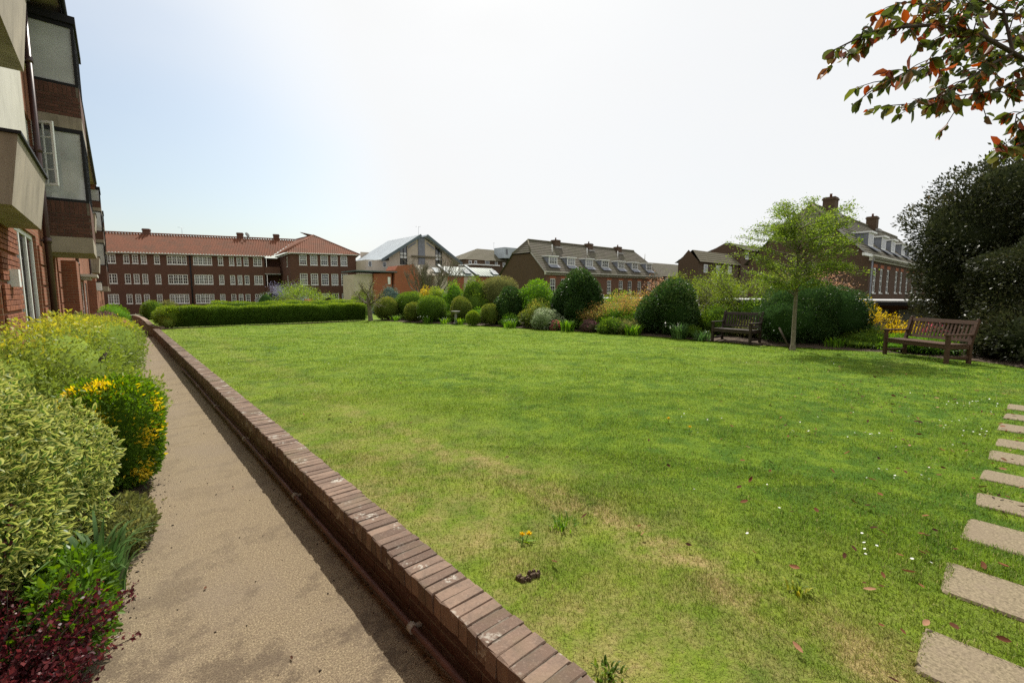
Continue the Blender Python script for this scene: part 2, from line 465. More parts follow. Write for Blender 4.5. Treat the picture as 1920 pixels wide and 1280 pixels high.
# ------------------------------------------------------------------ object helpers
def tag(o, label=None, cat=None, group=None, kind=None):
    if label: o['label'] = label
    if cat: o['category'] = cat
    if group: o['group'] = group
    if kind: o['kind'] = kind
    return o
def empty(name, loc=(0, 0, 0), label=None, cat=None, group=None, kind=None, rz=0.0):
    o = bpy.data.objects.new(name, None)
    o.empty_display_size = 0.2
    COL.objects.link(o)
    o.location = loc
    o.rotation_euler = (0, 0, rz)
    return tag(o, label, cat, group, kind)
def link(name, me, parent=None, loc=None, **kw):
    o = bpy.data.objects.new(name, me)
    COL.objects.link(o)
    if parent is not None:
        o.parent = parent
    if loc is not None:
        o.location = loc
    return tag(o, **kw)

class MB:
    """collects faces in world (or thing-local) coordinates; build() makes one mesh object"""
    def __init__(s):
        s.v, s.f, s.uv, s.mi, s.sm = [], [], [], [], []
    def quad(s, *p, uv=None, mi=0, smooth=False):
        i = len(s.v)
        s.v += [tuple(q) for q in p]
        s.f.append(tuple(range(i, i + len(p))))
        if uv is None:
            a = Vector(p[1]) - Vector(p[0]); ln = a.length or 1; u = a / ln
            nrm = Vector((0, 0, 0))
            for j in range(1, len(p) - 1):
                nrm += (Vector(p[j]) - Vector(p[0])).cross(Vector(p[j + 1]) - Vector(p[0]))
            if nrm.length: nrm.normalize()
            w = nrm.cross(u)
            uv = [((Vector(q) - Vector(p[0])).dot(u), (Vector(q) - Vector(p[0])).dot(w)) for q in p]
        s.uv += uv
        s.mi.append(mi); s.sm.append(smooth)
    def hexa(s, c, uvs=None, mi=0):
        """c: 8 corners, bottom 0-3 ccw, top 4-7"""
        F = [(3, 2, 1, 0), (4, 5, 6, 7), (0, 1, 5, 4), (1, 2, 6, 5), (2, 3, 7, 6), (3, 0, 4, 7)]
        for f in F:
            s.quad(*[c[k] for k in f], mi=mi)
    def box(s, x0, x1, y0, y1, z0, z1, mi=0):
        s.hexa([(x0, y0, z0), (x1, y0, z0), (x1, y1, z0), (x0, y1, z0), (x0, y0, z1), (x1, y0, z1), (x1, y1, z1), (x0, y1, z1)], mi=mi)
    def tube(s, pts, radii, n=6, cap=True, mi=0):
        pts = [Vector(p) for p in pts]
        if isinstance(radii, (int, float)): radii = [radii] * len(pts)
        rings = []
        ref = Vector((0.31, 0.17, 0.93))
        for i, p in enumerate(pts):
            d = (pts[min(i + 1, len(pts) - 1)] - pts[max(i - 1, 0)])
            if d.length < 1e-9: d = Vector((0, 0, 1))
            d.normalize()
            if abs(d.dot(ref)) > 0.97: r_ = Vector((1, 0, 0))
            else: r_ = ref
            a = d.cross(r_).normalized(); b = d.cross(a)
            base = len(s.v)
            for k in range(n):
                t = 2 * math.pi * k / n
                s.v.append(tuple(p + (a * math.cos(t) + b * math.sin(t)) * radii[i]))
            rings.append(base)
        for i in range(len(rings) - 1):
            A, B = rings[i], rings[i + 1]
            for k in range(n):
                k2 = (k + 1) % n
                s.f.append((A + k, A + k2, B + k2, B + k)); s.mi.append(mi); s.sm.append(True)
                s.uv += [(k / n, i), ((k + 1) / n, i), ((k + 1) / n, i + 1), (k / n, i + 1)]
        if cap:
            for R, fl in ((rings[0], False), (rings[-1], True)):
                idx = [R + k for k in range(n)]
                if not fl: idx = idx[::-1]
                s.f.append(tuple(idx)); s.mi.append(mi); s.sm.append(False)
                s.uv += [(0, 0)] * n
    def mesh(s, name, mats):
        me = bpy.data.meshes.new(name)
        me.from_pydata(s.v, [], s.f)
        uvl = me.uv_layers.new(name='UVMap')
        uvl.data.foreach_set('uv', np.array(s.uv, dtype=np.float32).ravel())
        if isinstance(mats, str): mats = [mats]
        for mm in mats: me.materials.append(MAT[mm])
        me.polygons.foreach_set('material_index', s.mi)
        me.polygons.foreach_set('use_smooth', s.sm)
        me.update()
        return me
    def build(s, name, mats, parent=None, loc=None, **kw):
        return link(name, s.mesh(name, mats), parent, loc, **kw)

class Frame:
    """a facade's frame: s along the wall, o outwards, z up"""
    def __init__(s, A, B, side=1):
        s.A = Vector((A[0], A[1], 0)); d = Vector((B[0] - A[0], B[1] - A[1], 0))
        s.L = d.length; s.d = d / s.L
        s.n = Vector((s.d.y, -s.d.x, 0)) * side
        s.side = side
    def p(s, u, z, o=0.0):
        q = s.A + s.d * u + s.n * o
        return (q.x, q.y, z)
    def box(s, mb, s0, s1, z0, z1, o0, o1, mi=0):
        """o0 < o1 (outer); uv in metres so brick courses run level"""
        P = s.p
        def q(pts, uv):
            if s.side < 0: pts, uv = pts[::-1], uv[::-1]
            mb.quad(*pts, uv=uv, mi=mi)
        q([P(s0, z0, o1), P(s1, z0, o1), P(s1, z1, o1), P(s0, z1, o1)], [(s0, z0), (s1, z0), (s1, z1), (s0, z1)])
        q([P(s1, z0, o0), P(s0, z0, o0), P(s0, z1, o0), P(s1, z1, o0)], [(s1, z0), (s0, z0), (s0, z1), (s1, z1)])
        q([P(s0, z0, o0), P(s0, z0, o1), P(s0, z1, o1), P(s0, z1, o0)], [(o0, z0), (o1, z0), (o1, z1), (o0, z1)])
        q([P(s1, z0, o1), P(s1, z0, o0), P(s1, z1, o0), P(s1, z1, o1)], [(o1, z0), (o0, z0), (o0, z1), (o1, z1)])
        q([P(s0, z1, o1), P(s1, z1, o1), P(s1, z1, o0), P(s0, z1, o0)], [(s0, o1), (s1, o1), (s1, o0), (s0, o0)])
        q([P(s0, z0, o0), P(s1, z0, o0), P(s1, z0, o1), P(s0, z0, o1)], [(s0, o0), (s1, o0), (s1, o1), (s0, o1)])

def wall(fr, s0, s1, z0, z1, holes, mat, parent, name='wall', reveal=0.12, thick=0.3):
    """brick facade with real openings and reveals, closed behind"""
    mb = MB()
    ss = sorted({s0, s1, *[h[0] for h in holes], *[h[1] for h in holes]})
    zz = sorted({z0, z1, *[h[2] for h in holes], *[h[3] for h in holes]})
    ss = [x for x in ss if s0 <= x <= s1]; zz = [x for x in zz if z0 <= x <= z1]
    def inhole(a, b):
        return any(h[0] < a < h[1] and h[2] < b < h[3] for h in holes)
    def q(pts, uv):
        if fr.side < 0: pts, uv = pts[::-1], uv[::-1]
        mb.quad(*pts, uv=uv)
    for j in range(len(zz) - 1):
        i = 0
        while i < len(ss) - 1:
            if inhole((ss[i] + ss[i + 1]) / 2, (zz[j] + zz[j + 1]) / 2):
                i += 1; continue
            k = i
            while k + 1 < len(ss) - 1 and not inhole((ss[k + 1] + ss[k + 2]) / 2, (zz[j] + zz[j + 1]) / 2): k += 1
            a, b, c, d = ss[i], ss[k + 1], zz[j], zz[j + 1]
            q([fr.p(a, c), fr.p(b, c), fr.p(b, d), fr.p(a, d)], [(a, c), (b, c), (b, d), (a, d)])
            i = k + 1
    for (a, b, c, d) in holes:
        r = -reveal
        q([fr.p(a, c), fr.p(a, d), fr.p(a, d, r), fr.p(a, c, r)], [(0, c), (0, d), (reveal, d), (reveal, c)])
        q([fr.p(b, c, r), fr.p(b, d, r), fr.p(b, d), fr.p(b, c)], [(reveal, c), (reveal, d), (0, d), (0, c)])
        q([fr.p(a, d), fr.p(b, d), fr.p(b, d, r), fr.p(a, d, r)], [(a, 0), (b, 0), (b, reveal), (a, reveal)])
        q([fr.p(a, c, r), fr.p(b, c, r), fr.p(b, c), fr.p(a, c)], [(a, 0), (b, 0), (b, reveal), (a, reveal)])
    # sides, top and back so the wall has real thickness
    t = -thick
    for (u, rev) in ((s0, False), (s1, True)):
        pts = [fr.p(u, z0, t), fr.p(u, z0), fr.p(u, z1), fr.p(u, z1, t)]; uv = [(t, z0), (0, z0), (0, z1), (t, z1)]
        if rev: pts, uv = pts[::-1], uv[::-1]
        q(pts, uv)
    q([fr.p(s0, z1), fr.p(s1, z1), fr.p(s1, z1, t), fr.p(s0, z1, t)], [(s0, 0), (s1, 0), (s1, t), (s0, t)])
    return mb.build(name, mat, parent)

def window(fr, h, cols, rows, parent, sash=False, reveal=0.10, fw=0.06, bw=0.03, sill=True, curtain=None, lights=1, frame='white_paint', gl='glass', transom=None, name='window', bars=True):
    """one window: frame (this mesh) > pane, glazing_bar, sill, curtain"""
    s0, s1, z0, z1 = h
    o1 = -reveal + 0.05; o0 = -reveal
    f = MB()
    fr.box(f, s0, s0 + fw, z0, z1, o0, o1); fr.box(f, s1 - fw, s1, z0, z1, o0, o1)
    fr.box(f, s0 + fw, s1 - fw, z0, z0 + fw, o0, o1); fr.box(f, s0 + fw, s1 - fw, z1 - fw, z1, o0, o1)
    lw = (s1 - s0 - fw) / lights
    for i in range(1, lights):
        c = s0 + fw / 2 + lw * i
        fr.box(f, c - fw * 0.5, c + fw * 0.5, z0 + fw, z1 - fw, o0, o1)
    w = f.build(name, frame, parent)
    g = MB()
    P = fr.p
    om = (o0 + o1) / 2
    ta, tb = rnd.uniform(-.008, .008), rnd.uniform(-.008, .008)     # old panes never sit quite plumb
    pts = [P(s0 + fw * .5, z0 + fw * .5, om - ta), P(s1 - fw * .5, z0 + fw * .5, om - tb), P(s1 - fw * .5, z1 - fw * .5, om + ta), P(s0 + fw * .5, z1 - fw * .5, om + tb)]
    if fr.side < 0: pts = pts[::-1]
    g.quad(*pts)
    g.build('pane', gl, w)
    if bars:
        b = MB()
        for i in range(lights):
            a0 = s0 + fw / 2 + lw * i + fw / 2; a1 = a0 + lw - fw
            zt = z1 - fw
            tz = transom if (transom and 0 < i < lights - 1) else None
            if tz: fr.box(b, a0, a1, tz - 0.03, tz + 0.03, o0 + 0.004, o1 - 0.004)
            for k in range(1, cols):
                c = a0 + (a1 - a0) * k / cols
                fr.box(b, c - bw / 2, c + bw / 2, z0 + fw, zt, om - 0.012, om + 0.012)
            for k in range(1, rows):
                c = z0 + fw + (zt - z0 - fw) * k / rows
                hw = bw / 2
                if sash and k * 2 == rows: hw = 0.035
                elif tz and abs(c - tz) < 0.15: continue
                fr.box(b, a0, a1, c - hw, c + hw, om - 0.014, om + 0.014)
        if b.v: b.build('glazing_bar', frame, w)
    if sill:
        s_ = MB(); fr.box(s_, s0 - 0.05, s1 + 0.05, z0 - 0.06, z0 - 0.002, o0, 0.05); s_.build('sill', frame, w)
    back = MB()
    bo = -reveal - 0.14
    if curtain:
        ct = z0 + (z1 - z0) * (1 - curtain)
        pts = [P(s0 + .02, ct, bo + .05), P(s1 - .02, ct, bo + .05), P(s1 - .02, z1, bo + .05), P(s0 + .02, z1, bo + .05)]
        n = 10
        cb = MB()
        for k in range(n):
            a = s0 + .02 + (s1 - s0 - .04) * k / n; c = s0 + .02 + (s1 - s0 - .04) * (k + 1) / n
            oa = bo + .05 + (0.02 if k % 2 else 0); oc = bo + .05 + (0.02 if (k + 1) % 2 else 0)
            pp = [P(a, ct, oa), P(c, ct, oc), P(c, z1, oc), P(a, z1, oa)]
            if fr.side < 0: pp = pp[::-1]
            cb.quad(*pp)
        cb.build('curtain', 'curtain', w)
    pts = [P(s0 - .1, z0 - .1, bo - .1), P(s1 + .1, z0 - .1, bo - .1), P(s1 + .1, z1 + .1, bo - .1), P(s0 - .1, z1 + .1, bo - .1)]
    if fr.side < 0: pts = pts[::-1]
    back.quad(*pts)
    back.build('room_wall', 'room_dark', w)
    return w

def clip_uv(poly, axis, val, keep_ge):
    out = []
    for i in range(len(poly)):
        a, b = poly[i], poly[(i + 1) % len(poly)]
        ia = (a[axis] >= val) == keep_ge or a[axis] == val
        ib = (b[axis] >= val) == keep_ge or b[axis] == val
        if ia: out.append(a)
        if ia != ib and a[axis] != b[axis]:
            t = (val - a[axis]) / (b[axis] - a[axis])
            out.append((a[0] + (b[0] - a[0]) * t, a[1] + (b[1] - a[1]) * t))
    return out

def roof_slope(mb, poly, kind='pantile', pitch=0.30, amp=0.035, course=0.32):
    """poly: 3D points, first edge = eaves, counter-clockwise seen from above. Real rolls or real courses."""
    P = [Vector(p) for p in poly]
    u = (P[1] - P[0]).normalized()
    n = (P[1] - P[0]).cross(P[-1] - P[0]).normalized()
    if n.z < 0: n = -n
    v = n.cross(u)
    uv = [((p - P[0]).dot(u), (p - P[0]).dot(v)) for p in P]
    umin, umax = min(a for a, b in uv), max(a for a, b in uv)
    vmin, vmax = min(b for a, b in uv), max(b for a, b in uv)
    if kind == 'pantile':
        k = 4
        N = max(1, int(round((umax - umin) / pitch))) * k
        prev = None
        def rngv(x):
            vs = []
            for i in range(len(uv)):
                a, b = uv[i], uv[(i + 1) % len(uv)]
                if (a[0] - x) * (b[0] - x) <= 0:
                    if a[0] == b[0]: vs += [a[1], b[1]]
                    else: vs.append(a[1] + (b[1] - a[1]) * (x - a[0]) / (b[0] - a[0]))
            return (min(vs), max(vs)) if vs else None
        for i in range(N + 1):
            x = umin + (umax - umin) * i / N
            x = min(max(x, umin + 1e-5), umax - 1e-5)
            r = rngv(x)
            h = amp * math.sin(2 * math.pi * i / k + 0.6)
            if r is None: prev = None; continue
            cur = (P[0] + u * x + v * r[0] + n * h, P[0] + u * x + v * r[1] + n * h)
            if prev: mb.quad(prev[0], cur[0], cur[1], prev[1], smooth=False)
            prev = cur
    else:
        c = vmin
        while c < vmax - 1e-4:
            c2 = min(c + course, vmax)
            pl = clip_uv(clip_uv(uv, 1, c, True), 1, c2, False)
            if len(pl) >= 3:
                pts = []
                for (a, b) in pl:
                    hh = 0.035 * (1 - (b - c) / course)
                    pts.append(P[0] + u * a + v * b + n * hh)
                mb.quad(*pts)
                lo = [a for (a, b) in pl if abs(b - c) < 1e-4]
                if len(lo) >= 2:
                    a0, a1 = min(lo), max(lo)
                    q0 = P[0] + u * a0 + v * c; q1 = P[0] + u * a1 + v * c
                    mb.quad(q0, q1, q1 + n * 0.035, q0 + n * 0.035)
            c = c2

# ------------------------------------------------------------------ foliage
def mesh_np(name, V, F, attrs, mat, smooth=False):
    """V (n,3), F (m,k)"""
    me = bpy.data.meshes.new(name)
    k = F.shape[1]
    me.vertices.add(len(V)); me.vertices.foreach_set('co', V.astype(np.float32).ravel())
    me.loops.add(F.size); me.loops.foreach_set('vertex_index', F.astype(np.int32).ravel())
    me.polygons.add(len(F)); me.polygons.foreach_set('loop_start', np.arange(0, F.size, k, dtype=np.int32))
    try: me.polygons.foreach_set('loop_total', np.full(len(F), k, dtype=np.int32))
    except Exception: pass
    for an, av in attrs.items():
        a = me.attributes.new(an, 'FLOAT', 'POINT'); a.data.foreach_set('value', av.astype(np.float32))
    for mm in ([mat] if isinstance(mat, str) else mat): me.materials.append(MAT[mm])
    me.update(calc_edges=True); me.validate()
    return me

def unit(a):
    return a / np.maximum(np.linalg.norm(a, axis=-1, keepdims=True), 1e-9)

def leafV(P, out, rng, size, aspect=0.45, spread=0.9, droop=0.0, fine=False, tint=None, up=0.2):
    """leaves at P pointing roughly along 'out'; returns V,F,attrs"""
    n = len(P)
    d = unit(out + rng.normal(0, spread, (n, 3)) * 0.6 + np.array([0, 0, up - droop]))
    r = rng.normal(0, 1, (n, 3))
    s = unit(np.cross(d, r)); nn = np.cross(s, d)
    sz = size * rng.uniform(0.4, 1.35, n)[:, None]
    w = sz * aspect
    if tint is None: tint = rng.random(n)
    if not fine:
        V = np.stack([P, P + d * sz * .5 + s * w * .5 + nn * w * .15, P + d * sz, P + d * sz * .5 - s * w * .5 + nn * w * .15], 1).reshape(-1, 3)
        F = (np.arange(n)[:, None] * 4 + np.array([[0, 1, 2, 3]])).reshape(-1, 4)
        return V, F, {'tint': np.repeat(tint, 4), 'edge': np.tile([0, 1, 0.6, 1.], n)}
    V = np.stack([P, P + d * sz * .32 + s * w * .5 + nn * w * .2, P + d * sz * .72 + s * w * .38 + nn * w * .1, P + d * sz - nn * sz * .12,
                  P + d * sz * .72 - s * w * .38 + nn * w * .1, P + d * sz * .32 - s * w * .5 + nn * w * .2], 1).reshape(-1, 3)
    F = (np.arange(n)[:, None, None] * 6 + np.array([[0, 1, 2, 3], [0, 3, 4, 5]])[None]).reshape(-1, 4)
    return V, F, {'tint': np.repeat(tint, 6), 'edge': np.tile([0.1, 1, 1, .9, 1, 1.], n)}

def cat(parts):
    V = []; F = []; A = {}; o = 0
    for v, f, a in parts:
        V.append(v); F.append(f + o); o += len(v)
        for k, x in a.items(): A.setdefault(k, []).append(x)
    return np.concatenate(V), np.concatenate(F), {k: np.concatenate(x) for k, x in A.items()}

def bumps(D, rng, amp, k=7, f=(2, 5)):
    h = np.zeros(len(D))
    for _ in range(k):
        w = unit(rng.normal(0, 1, 3)) * rng.uniform(*f)
        h += np.sin(D @ w + rng.uniform(0, 6.3)) / k * 1.6
    return amp * h

def dome(rx, ry, h, n, size, seed, rough=0.08, boxy=2.0, shell=0.16, clump=0.0, aspect=0.45, fine=False, base=0.0, spread=0.9, core=0.82, tintfn=None, droop=0.0, up=0.2, low=-0.75):
    """a bush standing on z=0: leaf shell over a twiggy core"""
    rng = np.random.default_rng(seed)
    D = unit(rng.normal(0, 1, (int(n * 1.5), 3)))
    D = D[D[:, 2] > low][:n]
    n = len(D)
    sq = (np.abs(D) ** boxy).sum(1) ** (1 / boxy)
    r = 1 / sq
    st = np.random.default_rng(seed + 1)
    b = bumps(D, st, rough)
    cl = np.zeros(n)
    if clump:
        C = unit(st.normal(0, 1, (70, 3)))
        dd = (D @ C.T).max(1)
        cl = clump * (dd - 0.93) / 0.07
        cl = np.clip(cl, -clump, clump)
    rr = r * (1 + b + cl * 0.5) * (1 - np.abs(rng.normal(0, shell, n)) + np.where(rng.random(n) < .12, rng.uniform(0, .09, n), 0))
    c = np.array([0, 0, h * .5])
    R = np.array([rx, ry, h * .5])
    P = D * rr[:, None] * R + c
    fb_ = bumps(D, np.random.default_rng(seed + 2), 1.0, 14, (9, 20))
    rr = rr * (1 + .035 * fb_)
    tint = rng.random(n) * 0.55 + .14 * np.clip(fb_, -1, 1.3) + .20 * np.clip(D[:, 2], 0, 1) + (0.25 * (b / (rough + 1e-6) * .5 + .5)).clip(0, .25)  # tops and bulges tinted lighter, hollows darker: sunlit look put into the leaf colour
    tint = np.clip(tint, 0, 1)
    if tintfn is not None: tint = tintfn(P, D, tint, rng)
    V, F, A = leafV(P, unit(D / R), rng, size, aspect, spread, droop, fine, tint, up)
    V[:, 2] = np.maximum(V[:, 2], 0.0)
    parts = [(V, F, A)]
    # core
    nu, nv = 28, 14
    th = np.linspace(0, 2 * np.pi, nu, endpoint=False); ph = np.linspace(-np.pi / 2, np.pi / 2, nv)
    T, Q = np.meshgrid(th, ph)
    Dc = np.stack([np.cos(Q) * np.cos(T), np.cos(Q) * np.sin(T), np.sin(Q)], -1).reshape(-1, 3)
    rc = 1 / ((np.abs(Dc) ** boxy).sum(1) ** (1 / boxy))
    bc = bumps(Dc, np.random.default_rng(seed + 1), rough)
    Vc = Dc * (rc * (1 + bc) * core * (1 + rng.normal(0, .035, len(Dc))))[:, None] * R + c
    Vc[:, 2] = np.maximum(Vc[:, 2], 0.01)
    Fc = []
    for j in range(nv - 1):
        for i in range(nu):
            Fc.append((j * nu + i, j * nu + (i + 1) % nu, (j + 1) * nu + (i + 1) % nu, (j + 1) * nu + i))
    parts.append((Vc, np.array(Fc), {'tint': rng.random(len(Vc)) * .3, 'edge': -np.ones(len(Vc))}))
    return cat(parts)

def shrub(name, label, catg, x, y, z, rx, ry, h, n, size, mat, seed, stems=True, group=None, lobes=1, **kw):
    root = empty(name, (x, y, z), label, catg, group)
    if lobes == 1:
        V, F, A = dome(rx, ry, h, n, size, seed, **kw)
    else:     # several overlapping masses, uneven in height and size
        rl = np.random.default_rng(seed + 5); prt = []
        for k in range(lobes):
            a = 2 * math.pi * (k / lobes) + rl.uniform(-.5, .5); q = 0 if k == 0 else rl.uniform(.35, .62)
            s_ = rl.uniform(.45, .66) if k else .72
            hh = h * (1.0 if k == 0 else rl.uniform(.5, .92))
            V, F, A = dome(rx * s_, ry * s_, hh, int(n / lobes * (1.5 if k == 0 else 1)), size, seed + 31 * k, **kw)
            V = V + np.array([math.cos(a) * rx * q, math.sin(a) * ry * q, 0]); A['tint'] = np.clip(A['tint'] + rl.uniform(-.14, .14), 0, 1)
            prt.append((V, F, A))
        V, F, A = cat(prt)
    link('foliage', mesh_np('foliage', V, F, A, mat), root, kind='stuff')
    if stems:
        mb = MB(); r = random.Random(seed)
        for k in range(3):
            a = r.uniform(0, 6.28)
            mb.tube([(math.cos(a) * .05, math.sin(a) * .05, -.05), (math.cos(a) * rx * .3, math.sin(a) * ry * .3, h * .45), (math.cos(a + .3) * rx * .55, math.sin(a + .3) * ry * .55, h * .75)], [.035 * h, .022 * h, .008], 5)
        mb.build('stem', 'bark_dark', root)
    return root

def branching(rng, start, direc, length, radius, depth, mb, tips, spread=0.5, upb=0.1, segs=3, kids=(2, 4), shrink=0.68, twig=None):
    pts = [np.array(start, float)]; d = unit(np.array(direc, float)); rad = [radius]
    for i in range(segs):
        d = unit(d + rng.normal(0, .13, 3) + np.array([0, 0, upb * .3]))
        pts.append(pts[-1] + d * length / segs); rad.append(radius * (1 - .42 * (i + 1) / segs))
    mb.tube(pts, rad, 5 if depth > 1 else 3, cap=False)
    if depth <= 1:
        tips += [pts[-1], (pts[-1] + pts[-2]) / 2] + ([pts[1]] if segs > 1 else [])
    if depth == 0: return
    for k in range(rng.integers(kids[0], kids[1] + 1)):
        t = rng.uniform(.45, 1.0); i = min(int(t * segs), segs - 1); f = t * segs - i
        p = pts[i] * (1 - f) + pts[i + 1] * f
        nd = unit(d + rng.normal(0, spread, 3) * np.array([1, 1, .7]) + np.array([0, 0, upb]))
        branching(rng, p, nd, length * shrink * rng.uniform(.75, 1.15), radius * .5, depth - 1, mb, tips, spread, upb, segs, kids, shrink)
    if True:
        branching(rng, pts[-1], d, length * shrink, radius * .52, depth - 1, mb, tips, spread, upb, segs, kids, shrink)

def loose_tree(name, label, catg, x, y, z, trunk_h, trunk_r, limbs, limb_len, nleaf, size, mat, seed, depth=3, lean=(0, 0), upb=0.12, spread=.5, cluster=.16, flat=1.0, bark='bark_grey', kids=(2, 3), limb_up=0.6, group=None, aspect=.45, droop=0.0, limb_from=0.6, nofol=False):
    root = empty(name, (x, y, z), label, catg, group)
    rng = np.random.default_rng(seed)
    mb = MB(); tips = []
    top = np.array([lean[0], lean[1], trunk_h])
    mb.tube([(0, 0, -.1), (0, 0, .03), (lean[0] * .3, lean[1] * .3, trunk_h * .35), tuple(top * np.array([.75, .75, .7])), tuple(top)], [trunk_r * 1.7, trunk_r * 1.15, trunk_r, trunk_r * .85, trunk_r * .7], 8)
    mb.build('trunk', bark, root)
    mb = MB()
    for k in range(limbs):
        a = 2 * math.pi * k / limbs + rng.uniform(-.4, .4)
        f = rng.uniform(limb_from, 1.0)
        st = top * f
        br_d = (math.cos(a), math.sin(a), limb_up * rng.uniform(.5, 1.5))
        branching(rng, st, br_d, limb_len * rng.uniform(.7, 1.15) * (1.15 - .3 * f), trunk_r * .5, depth, mb, tips, spread, upb, 3, kids)
    mb.build('limb', bark, root)
    if not nofol:
        T = np.array(tips)
        idx = rng.integers(0, len(T), nleaf)
        P = T[idx] + rng.normal(0, cluster, (nleaf, 3)) * np.array([1, 1, .55 * flat])
        tint = (rng.random(len(T))[idx] * .5 + rng.random(nleaf) * .5)
        V, F, A = leafV(P, unit(P - T[idx] + rng.normal(0, .05, P.shape)), rng, size, aspect, .9, droop, False, tint)
        link('crown', mesh_np('crown', V, F, A, mat), root, kind='stuff')
    return root

def straps(name, label, catg, x, y, z, n, length, width, mat, seed, r=0.15, group=None, flowers=None):
    """clump of long arching leaves"""
    root = empty(name, (x, y, z), label, catg, group)
    rng = np.random.default_rng(seed); V = []; F = []; T = []
    for i in range(n):
        a = rng.uniform(0, 6.28); q = rng.uniform(0, r); b = np.array([math.cos(a) * q, math.sin(a) * q, 0])
        a2 = a + rng.normal(0, .5); h = np.array([math.cos(a2), math.sin(a2), 0]); s = np.array([-h[1], h[0], 0])
        ln = length * rng.uniform(.6, 1.15); bend = rng.uniform(.25, 1.05); w = width * rng.uniform(.7, 1.2); t = rng.random()
        i0 = len(V)
        for k in range(6):
            f = k / 5
            pz = ln * math.sin(min(f * (1 + bend * .9), 2.2)) * .8
            px = ln * bend * f ** 1.7 * .75
            c = b + h * px + np.array([0, 0, max(pz, 0.0)])
            ww = w * (1 - f ** 2.5) * .5 + .001
            V += [c + s * ww, c - s * ww]; T += [t, t]
        for k in range(5): F.append((i0 + 2 * k, i0 + 2 * k + 1, i0 + 2 * k + 3, i0 + 2 * k + 2))
    link('foliage', mesh_np('foliage', np.array(V), np.array(F), {'tint': np.array(T)}, mat), root, kind='stuff')
    if flowers:
        fm, nf, fs = flowers
        P = rng.normal(0, r * 1.2, (nf, 3)); P[:, 2] = length * .7 + rng.normal(0, length * .1, nf)
        P = np.repeat(P, 6, 0) + rng.normal(0, fs * .3, (nf * 6, 3))
        v, f, a = leafV(P, rng.normal(0, 1, P.shape), rng, fs, .7)
        link('flower', mesh_np('flower', v, f, a, fm), root, kind='stuff')
    return root
# ------------------------------------------------------------------ setting
LZ = 0.33     # lawn level above the path
mb = MB(); mb.quad((-900, -900, -1.9), (900, -900, -1.9), (900, 900, -1.9), (-900, 900, -1.9))
mb.build('ground', 'rough_ground', kind='structure')

def slopes(y):   # the path falls away towards the far block
    return 0.0 if y < 34 else -(y - 34) * 0.036
# ground under the estate (garden side): terraces beyond the hedge
def strip(name, pts_l, pts_r, mat, skirt=0.6):
    mb = MB()
    for i in range(len(pts_l) - 1):
        mb.quad(pts_l[i], pts_r[i], pts_r[i + 1], pts_l[i + 1])
        for P in (pts_l, pts_r):
            a, b = P[i], P[i + 1]
            mb.quad(a, b, (b[0], b[1], b[2] - skirt), (a[0], a[1], a[2] - skirt))
    return mb.build(name, mat, kind='structure')
ys = [25.42, 34, 50, 66, 76]
strip('back_lawn', [(1.35, y, LZ - 0.05 + slopes(y)) for y in ys], [(40, y, LZ - 0.05 + slopes(y)) for y in ys], 'lawn_ground', 2.5)
strip('estate_ground', [(20.5, y, 0.2) for y in (-12, 25.4)], [(90, y, 0.2) for y in (-12, 25.4)], 'rough_ground', 2.5)
strip('estate_lawn', [(40.3, y, 0.2) for y in (25.6, 41)], [(100, y, 0.2) for y in (25.6, 41)], 'rough_ground', 2.5)

# path: concrete bays with open joints
pr = empty('path', (0, 0, 0), kind='structure')
def path_left(y):
    P = [(-6, -0.9), (0, -0.75), (1.5, -0.5), (2.9, -0.3), (4.4, -0.02), (5.5, 0.08), (8, 0.16), (14, 0.2), (24, 0.24), (80, 0.25)]
    for (a, b), (c, d) in zip(P, P[1:]):
        if a <= y <= c: return b + (d - b) * (y - a) / (c - a)
    return -0.9
joints = [-5, 7.7, 9.37, 11.6, 14.2, 16, 18, 20.2, 23.2, 25.2, 27.5, 31, 35, 39, 43, 48, 53, 58, 63, 68, 73, 78]
for a, b in zip(joints, joints[1:]):
    mb = MB(); n = 5 if a > 0 else 26
    y0, y1 = a + 0.004, b - 0.004
    right = 1.145 if b < 26 else 0.97
    lift = 0.0
    for k in range(n):
        ya, yb = y0 + (y1 - y0) * k / n, y0 + (y1 - y0) * (k + 1) / n
        za, zb = slopes(ya), slopes(yb)
        mb.quad((path_left(ya) - .12, ya, za), (right, ya, za), (right, yb, zb), (path_left(yb) - .12, yb, zb))
    mb.quad((path_left(y0) - .12, y0, slopes(y0) - .1), (right, y0, slopes(y0) - .1), (right, y0, slopes(y0)), (path_left(y0) - .12, y0, slopes(y0)))
    mb.quad((right, y1, slopes(y1) - .1), (path_left(y1) - .12, y1, slopes(y1) - .1), (path_left(y1) - .12, y1, slopes(y1)), (right, y1, slopes(y1)))
    mb.build('concrete_bay', 'path_concrete', pr)
mb = MB()
jy = [-6, 34, 50, 66, 80]
for a, b in zip(jy, jy[1:]):
    mb.quad((-1.2, a, slopes(a) - .035), (1.16, a, slopes(a) - .035), (1.16, b, slopes(b) - .035), (-1.2, b, slopes(b) - .035))
mb.build('sub_base', 'soil', pr)

